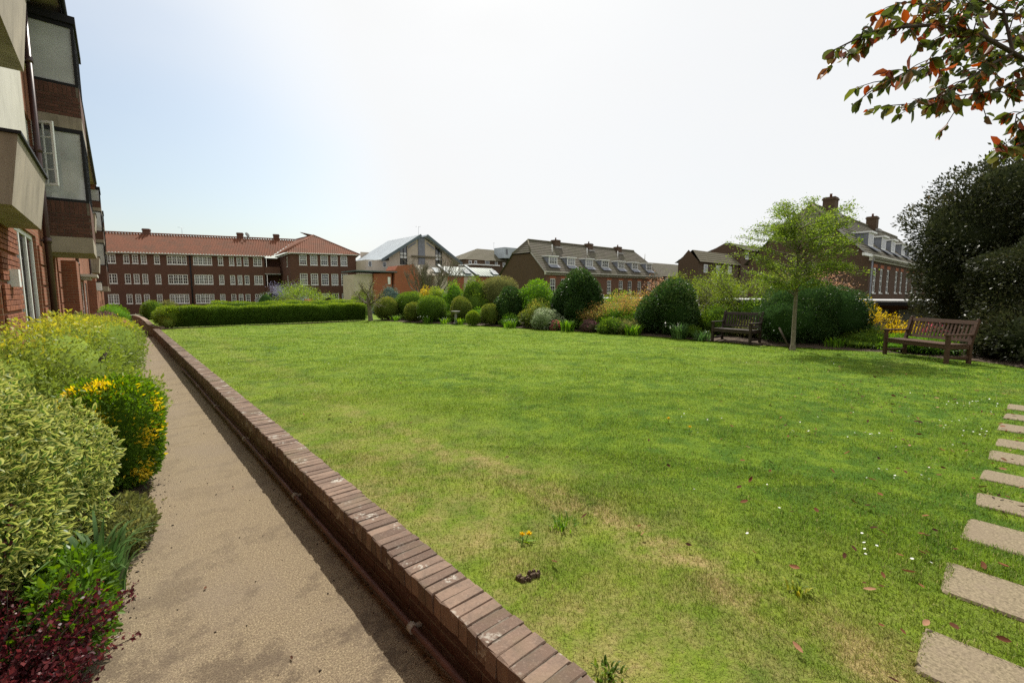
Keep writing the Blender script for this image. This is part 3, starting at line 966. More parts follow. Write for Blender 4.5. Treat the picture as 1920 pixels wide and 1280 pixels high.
# soil of the planting bed beside the building and of the border
def bumpy(name, x0f, x1f, y0, y1, ny, nx, zf, mat, kind='structure'):
    V = []; F = []
    r = np.random.default_rng(3)
    for j in range(ny + 1):
        y = y0 + (y1 - y0) * j / ny
        a, b = x0f(y), x1f(y)
        for i in range(nx + 1):
            f = i / nx
            x = a + (b - a) * f
            V.append((x, y, zf(x, y, f) + r.normal(0, .006)))
    for j in range(ny):
        for i in range(nx):
            q = j * (nx + 1) + i; F.append((q, q + 1, q + nx + 2, q + nx + 1))
    me = mesh_np(name, np.array(V), np.array(F), {}, mat)
    return link(name, me, kind=kind)
bumpy('planting_bed', lambda y: -1.15, lambda y: path_left(y) + .03 * math.sin(y * 5) + .02, -5, 34, 300, 10,
      lambda x, y, f: 0.006 + 0.05 * min(1, (1 - f) * 4), 'soil')
def bed_edge(y):
    P = [(-6, 12.6), (-1, 13.4), (0.1, 14.05), (0.6, 14.6), (2.2, 15.0), (3.64, 14.8), (5.74, 14.45), (7.54, 14.6), (11.87, 14.25), (17.7, 13.26), (23.2, 11.5), (25.4, 10.9), (30, 10.4)]
    for (a, b), (c, d) in zip(P, P[1:]):
        if a <= y <= c: return b + (d - b) * (y - a) / (c - a)
    return 13
bumpy('border_bed', lambda y: bed_edge(y) + .05 * math.sin(y * 3.1) + .03 * math.sin(y * 7.7), lambda y: 20.6, -6, 25.3, 160, 12,
      lambda x, y, f: LZ + 0.004 + 0.07 * min(1, f * 6), 'soil')

# lawn sheet, gently uneven
def lawn_h(x, y):
    return LZ - 0.012 + np.clip((y - .35) / 1.5, 0, 1) * (0.018 * np.sin(x * .9 + 1) * np.sin(y * .7) + 0.006 * np.sin(x * 3.1 + y * 2.3))
nx, ny = 60, 110
xs = np.linspace(1.305, 20.0, nx + 1); yl = np.linspace(-6, 25.21, ny + 1)
X, Y = np.meshgrid(xs, yl)
V = np.stack([X, Y, lawn_h(X, Y)], -1).reshape(-1, 3)
q = (np.arange(ny)[:, None] * (nx + 1) + np.arange(nx)[None]).ravel()
F = np.stack([q, q + 1, q + nx + 2, q + nx + 1], 1)
link('lawn', mesh_np('lawn', V, F, {}, 'lawn_ground'), kind='structure')

# stepping stones
sp = empty('stone_path', (0, 0, 0), kind='structure')
sx = [1.90, 2.72, 3.51, 4.31, 4.94, 5.63, 6.39, 6.98, 7.85, 8.55, 9.3]
sw = [0.40, 0.38, 0.40, 0.40, 0.32, 0.30, 0.36, 0.34, 0.42, 0.36, .4, .4, .38, .4, .4, .4]
for i, (xr, w) in enumerate(zip(sx, sw)):
    r = random.Random(i)
    ln = 0.62 + r.uniform(-.02, .02); y1 = 0.235 - xr * 0.006 + r.uniform(-.012, .012)
    z = LZ - 0.014; t = 0.014; j = lambda: r.uniform(-.012, .012)
    x0 = xr - w
    c = []
    for (cx, cy, ux, uy) in ((x0, y1 - ln, 1, 1), (xr, y1 - ln, -1, 1), (xr, y1, -1, -1), (x0, y1, 1, -1)):
        q1, q2 = r.uniform(.008, .05), r.uniform(.008, .05); e = (cx + j() * .7, cy + j() * .7)
        P2 = [(e[0], e[1] + uy * q2), (e[0] + ux * q1 * .3, e[1] + uy * q2 * .3), (e[0] + ux * q1, e[1])]
        c += P2 if (ux * uy > 0) else P2[::-1]
        if len(c) in (3, 9): c.append(((x0 + xr) / 2 + j(), cy + j() * .5))
    mb = MB()
    b = 0.010; xm, ym = (x0 + xr) / 2, y1 - ln / 2
    ins = lambda p: (xm + (p[0] - xm) * .955, ym + (p[1] - ym) * .97)
    tl = r.uniform(-.004, .004)
    lo = [(p[0], p[1], z - .05) for p in c]; mi = [(p[0], p[1], z + t * .4) for p in c]; hi = [(*ins(p), z + t + tl * (p[0] - xm) / .2) for p in c]
    K = len(c)
    for k in range(K):
        k2 = (k + 1) % K
        mb.quad(lo[k], lo[k2], mi[k2], mi[k]); mb.quad(mi[k], mi[k2], hi[k2], hi[k])
    mb.quad(*hi)
    mb.build('paving_slab', 'slab_stone', sp)

# ------------------------------------------------------------------ garden wall, brick by brick
gw = empty('brick_wall', (1.1, 0, 0), 'low red brick retaining wall with brick on edge coping between path and lawn', 'wall')
def brick_mesh(name, lx, ly, lz, mat, seed, chip=0.006):
    r = random.Random(seed)
    b = 0.006
    mbk = MB()
    def ring(z, ins): return [(sx_ * (lx / 2 - ins) + r.uniform(-chip, chip) * .5, sy_ * (ly / 2 - ins * .6) + r.uniform(-chip, chip) * .3, z + r.uniform(-chip, chip) * .3) for sx_, sy_ in ((-1, -1), (1, -1), (1, 1), (-1, 1))]
    R = [ring(0, 0), ring(lz - b, 0), ring(lz, b)]
    for a, c in zip(R, R[1:]):
        for k in range(4):
            mbk.quad(a[k], a[(k + 1) % 4], c[(k + 1) % 4], c[k])
    mbk.quad(*R[2]); mbk.quad(*R[0][::-1])
    return mbk.mesh(name, mat)
caps = [brick_mesh('coping_brick', .215, .067, .105, 'wall_brick', k, .009) for k in range(10)]
strs = [brick_mesh('stretcher_brick', .10, .214, .065, 'base_brick', 50 + k) for k in range(4)]
r = random.Random(11)
n = 0; pos = []
y = -2.2
while y < 25.1:
    pos.append(y); y += 0.0735
near_parts = [p for p in pos if p > 0.35][:235]
mb_rest = MB()
for p in pos:
    if p in near_parts:
        o = link('brick', caps[r.randrange(10)], gw)
        o.location = (0.1075 + r.uniform(-.005, .005), p + r.uniform(-.001, .001), 0.245 + r.uniform(-.003, .003))
        o.rotation_euler = (r.uniform(-.012, .012), r.uniform(-.012, .012), r.uniform(-.012, .012) + (math.pi if r.random() < .5 else 0))
    else:
        dx = r.uniform(-.005, .005); dz = r.uniform(-.003, .004)
        mb_rest.box(dx, .215 + dx, p - .032, p + .032, .245 + dz, .35 + dz)
# courses under the coping
y0s = {0: 0, 1: .1125, 2: 0}
cnt = 0
for cidx, zc in enumerate((0.012, 0.09, 0.168)):
    y = -2.2 + y0s[cidx]
    while y < 25.0:
        if 0.4 < y < 5.3 and cnt < 64:
            o = link('brick', strs[r.randrange(4)], gw); cnt += 1
            o.location = (0.075 + r.uniform(-.002, .002), y + .107, zc)
        else:
            mb_rest.box(.025, .125, y, y + .214, zc, zc + .065)
        y += .225
# return along the hedge foot
x = 0.24
while x < 10.0:
    dz = r.uniform(-.004, .004)
    mb_rest.box(x, x + .064, 25.2 - .1075, 25.2 + .1075, .245 + dz, .35 + dz)
    x += .0735
mb_rest.build('brick_course', 'wall_brick', gw, kind='stuff')
mb = MB(); mb.box(.03, .19, -2.25, 25.15, -.02, .3445); mb.box(.19, 10.0, 25.12, 25.28, -.02, .343)
mb.build('mortar', 'mortar', gw)
mb = MB()
pp = [(-.028, yy, .085 + .006 * math.sin(yy * 1.3)) for yy in np.linspace(-2.2, 13.4, 40)]
mb.tube(pp, .018, 8)
pipe = mb.build('pipe', 'pipe_red', gw)
for yy in (0.1, 2.05, 4.15, 6.25, 8.4, 10.5, 12.6):
    mb = MB(); mb.tube([(-.028, yy - .018, .085), (-.028, yy + .018, .085)], .027, 10); mb.box(-.03, .024, yy - .012, yy + .012, .078, .092)
    mb.build('clip', 'clip_metal', pipe)

# second wall beyond the step, curving up
fw = empty('brick_wall', (0.95, 27, 0), 'far low brick retaining wall with curved end beyond the step in the path', 'wall')
mbw = MB(); 
P = [(0.42, 25.0), (0.2, 25.25), (0.08, 25.7), (0.02, 26.5), (0, 28), (0, 34), (0, 42), (0, 52)]
for i, ((a, b), (c, d)) in enumerate(zip(P, P[1:])):
    zt = [.42, .44, .46, .5, .55, .5, .3, .0][i]; zt2 = [.42, .44, .46, .5, .55, .5, .3, .0][i + 1]
    m_ = max(1, int(math.hypot(c - a, d - b) / .0735))
    for k in range(m_):
        t0, t1 = (k + .06) / m_, (k + .94) / m_
        xa, ya, xb, yb = a + (c - a) * t0, b + (d - b) * t0, a + (c - a) * t1, b + (d - b) * t1
        z = zt + (zt2 - zt) * t0
        nx_, ny_ = (d - b), -(c - a); ln = math.hypot(nx_, ny_); nx_ /= ln; ny_ /= ln
        yo = b - 27 + 0; 
        mbw.hexa([(xa, ya - 27, -2), (xa + nx_ * .2, ya - 27 + ny_ * .2, -2), (xb + nx_ * .2, yb - 27 + ny_ * .2, -2), (xb, yb - 27, -2),
                  (xa, ya - 27, z), (xa + nx_ * .2, ya - 27 + ny_ * .2, z), (xb + nx_ * .2, yb - 27 + ny_ * .2, z), (xb, yb - 27, z)])
mbw.build('brick_course', 'wall_brick', fw, kind='stuff')

# ------------------------------------------------------------------ apartment building on the left
FX = -1.15
ab = empty('apartment_building', (FX, 10, 0), 'long red brick apartment building with balconies and glazed bays along the path', 'building')
ab_inv = Matrix.Translation((-FX, -10, 0))
class TMB(MB):
    """world coordinates in, parent-local out"""
    def __init__(s, off): super().__init__(); s.off = off
    def mesh(s, name, mats):
        s.v = [(a - s.off[0], b - s.off[1], c - s.off[2]) for a, b, c in s.v]
        return super().mesh(name, mats)
# keep building parts in world coordinates by parenting to an Empty and shifting back
def child_fix(root):
    """after building parts in world coordinates: move them into the root's frame"""
    inv = root.matrix_basis.inverted()
    for o in list(bpy.data.objects):
        if o.parent is root and not o.get('_fixed'):
            o.matrix_parent_inverse = inv
            o['_fixed'] = 1
fa = Frame((FX, 0), (FX, 80), side=1)     # s = Y, outward = +X
assert fa.n.x > 0.9
# openings (y0,y1,z0,z1)
win_ground = [(7.6, 9.0, .85, 2.25), (10.65, 13.35, .18, 3.0), (15.75, 16.9, .85, 2.75), (20.6, 22.4, .8, 2.6), (26.2, 27.6, .75, 2.6), (28.6, 30.4, .1, 2.4), (31.2, 33.2, .6, 2.4)]
win_up = [(8.4, 9.8, 3.75, 4.95), (13.55, 14.6, 4.15, 5.55), (13.55, 14.6, 6.7, 7.85), (19.5, 21.2, 4.1, 5.5), (19.5, 21.2, 6.7, 7.9), (23.5, 25.5, 4.1, 5.5), (23.5, 25.5, 6.7, 7.9), (29, 31, 4.1, 5.5), (29, 31, 6.7, 7.9), (33.5, 35.5, 4.1, 5.5), (33.5, 35.5, 6.7, 7.9)]
wall(fa, -6, 36.9, -0.5, 8.25, win_ground + win_up, 'brick_red', ab)
far_w = []
for fl in range(4):
    for yy in (39, 43.5, 46.5, 55.5, 59, 66, 70):
        far_w.append((yy, yy + 1.5, -0.9 + 2.7 * fl + .9, -0.9 + 2.7 * fl + 2.1))
wall(fa, 37.0, 76, -2, 10.4, far_w, 'brick_red', ab)
for h in win_ground:
    if h[0] == 10.65:
        w = window(fa, h, 1, 1, ab, lights=3, fw=.085, bars=False, sill=False, name='patio_door', curtain=None)
    elif h[0] == 28.6: window(fa, h, 2, 4, ab, lights=2, fw=.08, name='door', sill=False)
    else: window(fa, h, 2, 4, ab, lights=2 if h[1] - h[0] > 1.3 else 1, fw=.08, bw=.03, curtain=.5 if h[0] > 15 else None)
for h in win_up: window(fa, h, 2, 3, ab, lights=2, fw=.07, curtain=.6)
for h in far_w: window(fa, h, 2, 3, ab, lights=2, fw=.06, curtain=.6, bars=False)
# projecting brick bands (five courses each) on the piers, with single bricks on the nearest pier
nb = 0
r = random.Random(3)
hb = [brick_mesh('pier_brick', .028, .214, .065, 'facing_brick', 80 + k, .003) for k in range(5)]
for (ya, yb) in ((9.05, 10.6),):
    bandz = 0.35
    while bandz < 2.78:
        for c in range(5):
            z = bandz + c * .0755
            off = .1125 if c % 2 else 0
            y = ya + .01
            first = True
            while y < yb - .03:
                ln = .214 if not (first and c % 2) else .1015
                ln = min(ln, yb - y)
                if ln > .06 and nb < 225:
                    o = link('brick', hb[r.randrange(5)], ab)
                    o.location = (FX + .021 + r.uniform(-.0015, .0015), y + ln / 2, z)
                    o.scale = (1, ln / .214, 1); nb += 1
                y += ln + .011; first = False
        bandz += 5 * .0755 + .045
for (ya, yb) in ((13.45, 14.85), (17.3, 18.1), (22.6, 24.1), (24.9, 26.0)):
    z = .35
    while z < 2.7:
        mb = MB(); fa.box(mb, ya, yb, z, z + .3725, 0.002, 0.03); z += .4225
        mb.build('brick_band', 'brick_red', ab)
for ya, yb in ((18.2, 19.45), (34.2, 36.2)):
    mb = MB(); fa.box(mb, ya, yb, -.3, 2.8, .002, .34)
    mb.build('pilaster', 'brick_red', ab)
# concrete trough balconies, flared outwards
def balcony(y0, y1, zb, zt, ob, ot, name='balcony'):
    m1 = MB()
    P = fa.p
    c = [P(y0, zb, 0.003), P(y1, zb, 0.003), P(y1, zb, ob), P(y0, zb, ob), P(y0, zt, 0.003), P(y1, zt, 0.003), P(y1, zt, ot), P(y0, zt, ot)]
    F = [(0, 3, 2, 1), (3, 7, 6, 2), (0, 4, 7, 3), (1, 2, 6, 5), (4, 5, 6, 7)]
    for f in F: m1.quad(*[c[k] for k in f])
    b = m1.build(name, 'concrete_cream', ab)
    m2 = MB(); fa.box(m2, y0 - .03, y1 + .03, zt + .002, zt + .035, -.0 + .004, ot + .03)
    m2.build('rail', 'black_metal', b)
    return b
balcony(7.3, 9.85, 2.8, 3.55, .37, .47)
balcony(6.9, 9.75, 5.0, 6.0, .37, .47)
balcony(39.5, 42.0, 3.2, 4.2, .42, .5)
balcony(39.5, 42.0, 5.9, 6.9, .42, .5)
balcony(60, 62.5, 2.9, 3.9, .5, .55)
# white painted panel in the recess between the balconies with air brick
mb = MB(); fa.box(mb, 9.9, 13.35, 3.62, 6.3, .003, .03); mb.build('white_panel', 'cream_paint', ab)
mb = MB()
for k in range(4): fa.box(mb, 10.05, 10.35, 4.78 + k * .035, 4.795 + k * .035, .031, .034)
mb.build('air_brick', 'black_metal', ab)
mb = MB(); fa.box(mb, 9.55, 9.72, 1.95, 2.2, .002, .12); mb.build('meter_box', 'white_paint', ab)
# glazed bays
def bay(y0, y1, X1, floors, zbot, name='bay', real=True, top=None):
    """floors: list of (sill, head)"""
    fs = Frame((FX, y0), (X1, y0), side=1)      # faces -Y
    assert fs.n.y < 0
    ff = Frame((X1, y0), (X1, y1), side=1)
    root = None
    L = X1 - FX
    m = MB()
    slabs = []
    z = zbot
    lo = zbot
    m.box(FX, X1 + .0, y0, y1, zbot, zbot + .36)
    for i, (sill, head) in enumerate(floors):
        zc = zbot + .36 if i == 0 else floors[i - 1][1] + .27
    tz = floors[-1][1]
    b = m.build(name, 'concrete_cream', ab)
    for i in range(1, len(floors)):
        m = MB(); m.box(FX + .01, X1, y0, y1, floors[i - 1][1] + .001, floors[i - 1][1] + .27); m.build('floor_slab', 'concrete_cream', b)
    m = MB(); m.box(FX, X1 + .04, y0 - .05, y1 + .05, tz + .001, tz + .16); m.build('fascia', 'black_metal', b)
    br = MB()
    spots = []
    for i, (sill, head) in enumerate(floors):
        zc = zbot + .36 if i == 0 else floors[i - 1][1] + .27
        if real:
            br.box(FX + .01, X1 - .012, y0 + .012, y1 - .012, zc + .001, sill - .002); br.build('mortar', 'mortar', b); br = MB()
        else:
            fs.box(br, 0, L, zc + .001, sill - .002, -(y1 - y0), 0); br.build('brick_panel', 'brick_dark', b); br = MB()
        spots.append((zc, sill))
    if real:
        msh = [brick_mesh('bay_side_brick', .214, .03, .065, 'bay_brick', 120 + k, .003) for k in range(4)]
        soldier = brick_mesh('bay_soldier_brick', .065, .03, .20, 'bay_brick', 130, .003)
        for zc, sill in spots:
            nrow = int((sill - .21 - zc) / .0755)
            for c in range(nrow):
                xx = FX + .015 - (.1125 if c % 2 else 0)
                while xx < X1 - .02:
                    a, e = max(xx, FX + .015), min(xx + .214, X1)
                    if e - a > .04:
                        o = link('brick', msh[rnd.randrange(4)], b); o.location = ((a + e) / 2, y0 + .014 + rnd.uniform(-.002, .002), zc + .006 + c * .0755); o.scale = ((e - a) / .214, 1, 1)
                    xx += .225
            xx = FX + .05
            while xx < X1 - .03:
                o = link('brick', soldier, b); o.location = (xx, y0 + .014, zc + .008 + nrow * .0755); o.scale = (1, 1, (sill - (zc + .014 + nrow * .0755)) / .2); xx += .0755
        # front face of the panel
        for zc, sill in spots:
            fb = MB(); ff.box(fb, .013, y1 - y0 - .013, zc + .003, sill - .004, -.011, 0.002); fb.build('brick_panel', 'brick_dark', b)
    for sill, head in floors:
        f = MB(); t = .055
        for F_, LL in ((fs, L), (ff, y1 - y0)):
            F_.box(f, 0.02, t, sill, head, -.05, -.002); F_.box(f, LL - t, LL - .001, sill, head, -.05, 0)
            F_.box(f, t, LL - t, sill, sill + t, -.05, -.001); F_.box(f, t, LL - t, head - t * 1.6, head, -.05, -.001)
        if True:
            for k in (1, 2): ff.box(f, (y1 - y0) * k / 3 - .03, (y1 - y0) * k / 3 + .03, sill + t, head - t * 1.6, -.05, -.001)
        fr_ = f.build('window', 'black_metal', b)
        g = MB(); g.quad(fs.p(.03, sill + .02, -.03), fs.p(L - .03, sill + .02, -.03), fs.p(L - .03, head - .03, -.03), fs.p(.03, head - .03, -.03)); g.build('pane', 'glass_pale', fr_)
        g = MB(); g.quad(ff.p(.03, sill + .02, -.03), ff.p(y1 - y0 - .03, sill + .02, -.03), ff.p(y1 - y0 - .03, head - .03, -.03), ff.p(.03, head - .03, -.03)); g.build('pane', 'glass_pale', fr_)
        cb = MB(); cb.box(FX + .05, X1 - .08, y0 + .08, y1 - .08, head - .12, head - .02); cb.build('blind', 'cream_paint', fr_)
    return b
bay(14.9, 17.2, -0.33, [(3.98, 5.62), (6.57, 7.93)], 2.81)
bay(50, 53, -0.45, [(4.15, 5.95), (6.85, 8.45), (9.2, 10.2)], 2.1, real=False)
bay(64, 67, -0.45, [(4.15, 5.95), (6.85, 8.45), (9.2, 10.2)], 2.1, real=False)
# open white casement, hinged beside the bay
fc = Frame((FX + .02, 14.55), (FX + .36, 14.35), side=1)
mb = MB(); Lc = fc.L
z0, z1 = 4.22, 5.58
fc.box(mb, 0, .045, z0, z1, -.02, .02); fc.box(mb, Lc - .045, Lc, z0, z1, -.02, .02); fc.box(mb, .045, Lc - .045, z0, z0 + .05, -.02, .02); fc.box(mb, .045, Lc - .045, z1 - .05, z1, -.02, .02)
cw = mb.build('casement', 'white_paint', ab)
mb = MB(); fc.box(mb, Lc / 2 - .012, Lc / 2 + .012, z0 + .05, z1 - .05, -.012, .012)
for k in (1, 2, 3): fc.box(mb, .045, Lc - .045, z0 + (z1 - z0) * k / 4 - .011, z0 + (z1 - z0) * k / 4 + .011, -.013, .013)
mb.build('glazing_bar', 'white_paint', cw)
mb = MB(); mb.quad(fc.p(.03, z0 + .03), fc.p(Lc - .03, z0 + .03), fc.p(Lc - .03, z1 - .03), fc.p(.03, z1 - .03)); mb.build('pane', 'glass', cw)
# drainpipes
for (yy, zb, zt, rr) in ((14.2, 0, 8.1, .055), (24.5, 0, 8.1, .05), (37.0, -1, 8.1, .05)):
    mb = MB(); mb.tube([(FX + .1, yy, zb), (FX + .1, yy, zt)], rr, 10)
    dp = mb.build('drainpipe', 'pipe_brown', ab)
    for zc in (1.15, 3.0, 4.9, 6.7):
        mb = MB(); mb.tube([(FX + .1, yy, zc - .06), (FX + .1, yy, zc + .06)], rr * 1.3, 10); mb.box(FX, FX + .05, yy - .09, yy + .09, zc - .02, zc + .02); mb.build('collar', 'pipe_brown', dp)
# eaves: soffit, gutter, tiled roof
EX = -0.52
mb = MB(); mb.box(FX - .3, EX, -6, 37, 8.252, 8.32); mb.build('soffit', 'concrete_cream', ab)
mb = MB(); mb.tube([(EX + .05, -6, 8.3), (EX + .05, 37, 8.3)], .06, 8); mb.box(EX, EX + .02, -6, 37, 8.2, 8.38); mb.build('gutter', 'black_metal', ab)
mb = MB(); roof_slope(mb, [(EX + .08, -6, 8.40), (EX + .08, 37.2, 8.40), (-6, 37.2, 11.8), (-6, -6, 11.8)], 'pantile'); mb.build('roof', 'pantile', ab)
mb = MB(); roof_slope(mb, [(EX - .1, 37, 10.55), (EX - .1, 76.2, 10.55), (-6, 76.2, 13.8), (-6, 37, 13.8)], 'pantile'); mb.box(FX - .3, EX - .1, 37, 76, 10.402, 10.5)
mb.build('roof', 'pantile', ab)
# end walls so the block is solid
mb = MB(); mb.box(-11, FX - .31, -6, 36.9, -2, 8.24); mb.box(-11, FX - .31, 37, 76, -2, 10.39); mb.quad((-6, 37.1, 11.8), (-6, 37.1, 8), (EX, 37.1, 8), (EX, 37.1, 8.4)); mb.build('inner_wall', 'brick_red', ab)
# door canopy and two wall lanterns
mb = MB(); fa.box(mb, 28.2, 30.8, 2.62, 2.74, .002, .55); fa.box(mb, 28.4, 30.6, 2.5, 2.618, .002, .3); mb.build('canopy', 'cream_paint', ab)
for yy in (34.6, 37.8):
    o_ = .345 if yy < 36 else .003
    mb = MB(); fa.box(mb, yy, yy + .5, 2.05, 2.5, o_, o_ + .22); ln = mb.build('lantern', 'lantern_white', ab)
    mb = MB(); fa.box(mb, yy - .03, yy + .53, 2.502, 2.55, o_, o_ + .26); mb.build('lid', 'black_metal', ln)
child_fix(ab)

# ------------------------------------------------------------------ far block with the pantile roof
A = (0.33, 84.92); B = (18.32, 78.65)
dv = np.array([B[0] - A[0], B[1] - A[1]]); dv /= np.linalg.norm(dv); nb_ = np.array([-dv[1], dv[0]])
A0 = (A[0] - dv[0] * 8, A[1] - dv[1] * 8)
fb = empty('apartment_building', (9, 82, 0), 'three storey dark brick apartment block under an orange pantile roof across the far end', 'building')
fm = Frame(A0, B, side=1)
S = 8.0
tops = (6.1, 7.38), (3.28, 4.68), (0.46, 1.84)
narrow = [(.79, 1.5), (1.8, 2.5), (2.8, 3.5), (4.34, 5.03), (12.2, 12.87), (13.64, 14.3), (14.62, 15.24), (15.54, 16.19)]
doubles = [(16.84, 18.02)]
wide = [(5.86, 8.27), (9.06, 11.44)]
holes = []
for ti, (z0, z1) in enumerate(tops):
    for a, b in narrow:
        holes.append((a + S, b + S, z0, z1, 'n'))
    for a, b in doubles: holes.append((a + S, b + S, z0, z1, 'd'))
    for a, b in wide: holes.append((a + S, b + S, z0, z1, 'w'))
    holes.append((-1.3 + S, -.05 + S, z0, z1, 'd'))
    holes.append((-4.3 + S, -3.0 + S, z0, z1, 'd'))
wall(fm, 0, 18.35 + S, -2, 7.5, [h[:4] for h in holes], 'brick_dark', fb)
r = random.Random(8)
for h in holes:
    cu = r.choice([None, None, .5, 1.0, 1.0]) if h[2] < 6 else r.choice([.6, 1.0, 1.0])
    if h[4] == 'n': window(fm, h[:4], 2, 3, fb, fw=.10, bw=.04, curtain=cu)
    elif h[4] == 'd': window(fm, h[:4], 2, 3, fb, fw=.10, bw=.04, lights=2, curtain=cu)
    else: window(fm, h[:4], 2, 3, fb, fw=.10, bw=.04, lights=4, curtain=cu, transom=h[3] - .42)
# wing: front, side return, recess with access galleries
WA = (19.62, 72.25); WB = (28.3, 69.48)
fwg = Frame(WA, WB, side=1)
wh = []
for ti, (z0, z1) in enumerate(((6.1, 7.6), (3.18, 4.88), (0.3, 1.95))):
    for a, b in ((1.18, 2.2), (2.65, 3.65), (4.08, 5.12), (5.5, 6.47), (6.89, 7.85)):
        wh.append((a, b, z0, z1))
wall(fwg, 0, 9.05, -2, 7.72, wh, 'brick_brown' if False else 'brick_terrace2' if False else 'brick_dark', fb)
for h in wh: window(fwg, h, 3, 4, fb, sash=True, fw=.10, bw=.035, curtain=r.choice([None, .5, 1.0]) if h[2] < 6 else r.choice([.5, 1.0]))
BK = (B[0] + dv[0] * 2.35, B[1] + dv[1] * 2.35)
fsd = Frame((WA[0] + .6, WA[1] + 9.5), (WA[0] - .02, WA[1] + .02), side=1)
sideh = [(6.9, 7.7, 5.9, 7.4), (6.9, 7.7, 3.1, 4.6)]
wall(fsd, 0, fsd.L, -2, 7.7, sideh, 'brick_dark', fb)
for h in sideh: window(fsd, h, 2, 4, fb, fw=.1)
# right side of wing
fr2 = Frame(WB, (WB[0] + 3.0, WB[1] + 9.5), side=1)
wall(fr2, 0, fr2.L, -2, 7.7, [], 'brick_dark', fb)
# recess: back wall, floor slabs and rail
mb = MB()
fm.box(mb, 18.4 + S, 20.9 + S, -2, 7.5, -2.4, -2.2)
mb.build('recess_wall', 'brick_dark', fb)
mb = MB(); fm.box(mb, 18.0 + S, 18.34 + S, -2, 7.5, -2.4, -.302); fm.box(mb, 20.6 + S, 23 + S, -2, 7.5, -2.6, -2.402); mb.build('recess_side', 'brick_dark', fb)
mb = MB()
for z in (1.95, 4.85): fm.box(mb, 18.36 + S, 20.6 + S, z, z + .15, -2.19, .3)
g = mb.build('gallery', 'concrete_grey', fb)
mb = MB()
for z in (2.1, 5.0): fm.box(mb, 18.4 + S, 20.5 + S, z + .002, z + 1.0, .1, .2)
mb.build('parapet', 'brick_dark', g)
# eaves board, gutter, soil stack
mb = MB(); fm.box(mb, -.2, 18.5 + S, 7.5, 7.62, .01, .42); fwg.box(mb, -.4, 9.5, 7.72, 7.84, .01, .42); fsd.box(mb, 0, fsd.L + .3, 7.71, 7.83, .01, .35)
mb.build('soffit', 'cream_paint', fb)
mb = MB(); p0 = fm.p(8.7 + S, -2, .1); p1 = fm.p(8.7 + S, 7.6, .1); mb.tube([p0, p1], .09, 8); mb.build('drainpipe', 'black_metal', fb)
# roofs
def off(P, s, n): return (P[0] + dv[0] * s - nb_[0] * n, P[1] + dv[1] * s - nb_[1] * n)
e0 = off(A0, -.5, .45); e1 = off(B, .4, .45)
rdg = 5.6
k0 = (e0[0] + nb_[0] * rdg, e0[1] + nb_[1] * rdg); k1 = (23.6, 81.4)
mb = MB()
roof_slope(mb, [(*e0, 7.62), (*e1, 7.62), (23.3, 82.0, 10.75), (*k0, 10.9)], 'pantile', pitch=.36, amp=.10)
mb.build('roof', 'pantile', fb)
mb = MB()
c0 = (WA[0] - .75, WA[1] - .2, 7.85); c1 = (WB[0] + .45, WB[1] - .6, 7.85); apex = (24.2, 76.0, 11.1); rb = (23.3, 82.0, 10.8)
roof_slope(mb, [c0, c1, apex], 'pantile', .3, .045)
roof_slope(mb, [(e1[0] + .35, e1[1] - .2, 7.75), c0, apex], 'pantile', .3, .045)
mb.quad((e1[0] + .35, e1[1] - .2, 7.75), apex, (23.3, 82.0, 10.80))
roof_slope(mb, [c1, (WB[0] + 3.6, WB[1] + 9.5, 7.85), rb, apex], 'pantile', .3, .045)
hr = mb.build('roof', 'pantile', fb)
mb = MB(); mb.tube([c0, apex], .09, 6); mb.tube([c1, apex], .09, 6); mb.tube([apex, (23.3, 82.0, 10.9)], .08, 6); mb.tube([(*k0, 10.98), (23.3, 82.0, 10.85)], .10, 6)
mb.build('ridge_tile', 'pantile', hr)
# chimneys placed on the ridge
def chimney(cx, cy, z0, z1, w, d, parent, mat, pots=2, ang=0.0, potmat='pantile'):
    m = MB(); ca, sa = math.cos(ang), math.sin(ang)
    def q(a, b, z): return (cx + a * ca - b * sa, cy + a * sa + b * ca, z)
    def bx(a, b, zz0, zz1): m.hexa([q(-a, -b, zz0), q(a, -b, zz0), q(a, b, zz0), q(-a, b, zz0), q(-a, -b, zz1), q(a, -b, zz1), q(a, b, zz1), q(-a, b, zz1)])
    bx(w / 2, d / 2, z0, z1 - .25); bx(w / 2 + .06, d / 2 + .06, z1 - .248, z1 - .1); bx(w / 2, d / 2, z1 - .098, z1)
    c = m.build('chimney', mat, parent)
    for k in range(pots):
        x = (k - (pots - 1) / 2) * w / max(pots, 1)
        m2 = MB(); m2.tube([q(x, 0, z1), q(x, 0, z1 + .28), q(x, 0, z1 + .32)], [.11, .09, .12], 8); m2.build('chimney_pot', potmat, c)
    return c
ang = math.atan2(dv[1], dv[0])
def onr(s): return (k0[0] + dv[0] * s, k0[1] + dv[1] * s)
for s in (10.7, 23.0, 28.2):
    c = onr(s); chimney(c[0], c[1], 10.2, 11.6, .85, .7, fb, 'brick_dark', 0, ang)
def aerial(x, y, z, h, parent, ang=0.5, n=5):
    m = MB(); m.tube([(x, y, z), (x, y, z + h)], .02, 5)
    ca, sa = math.cos(ang), math.sin(ang)
    m.tube([(x - ca * .6, y - sa * .6, z + h), (x + ca * .4, y + sa * .4, z + h)], .012, 4)
    for k in range(n):
        t = -.55 + k * .2; cx, cy = x + ca * t, y + sa * t
        m.tube([(cx - sa * .16, cy + ca * .16, z + h), (cx + sa * .16, cy - ca * .16, z + h)], .008, 3)
    return m.build('aerial', 'aerial_metal', parent)
c = onr(15.2); aerial(c[0], c[1], 10.9, 1.1, fb, n=2)
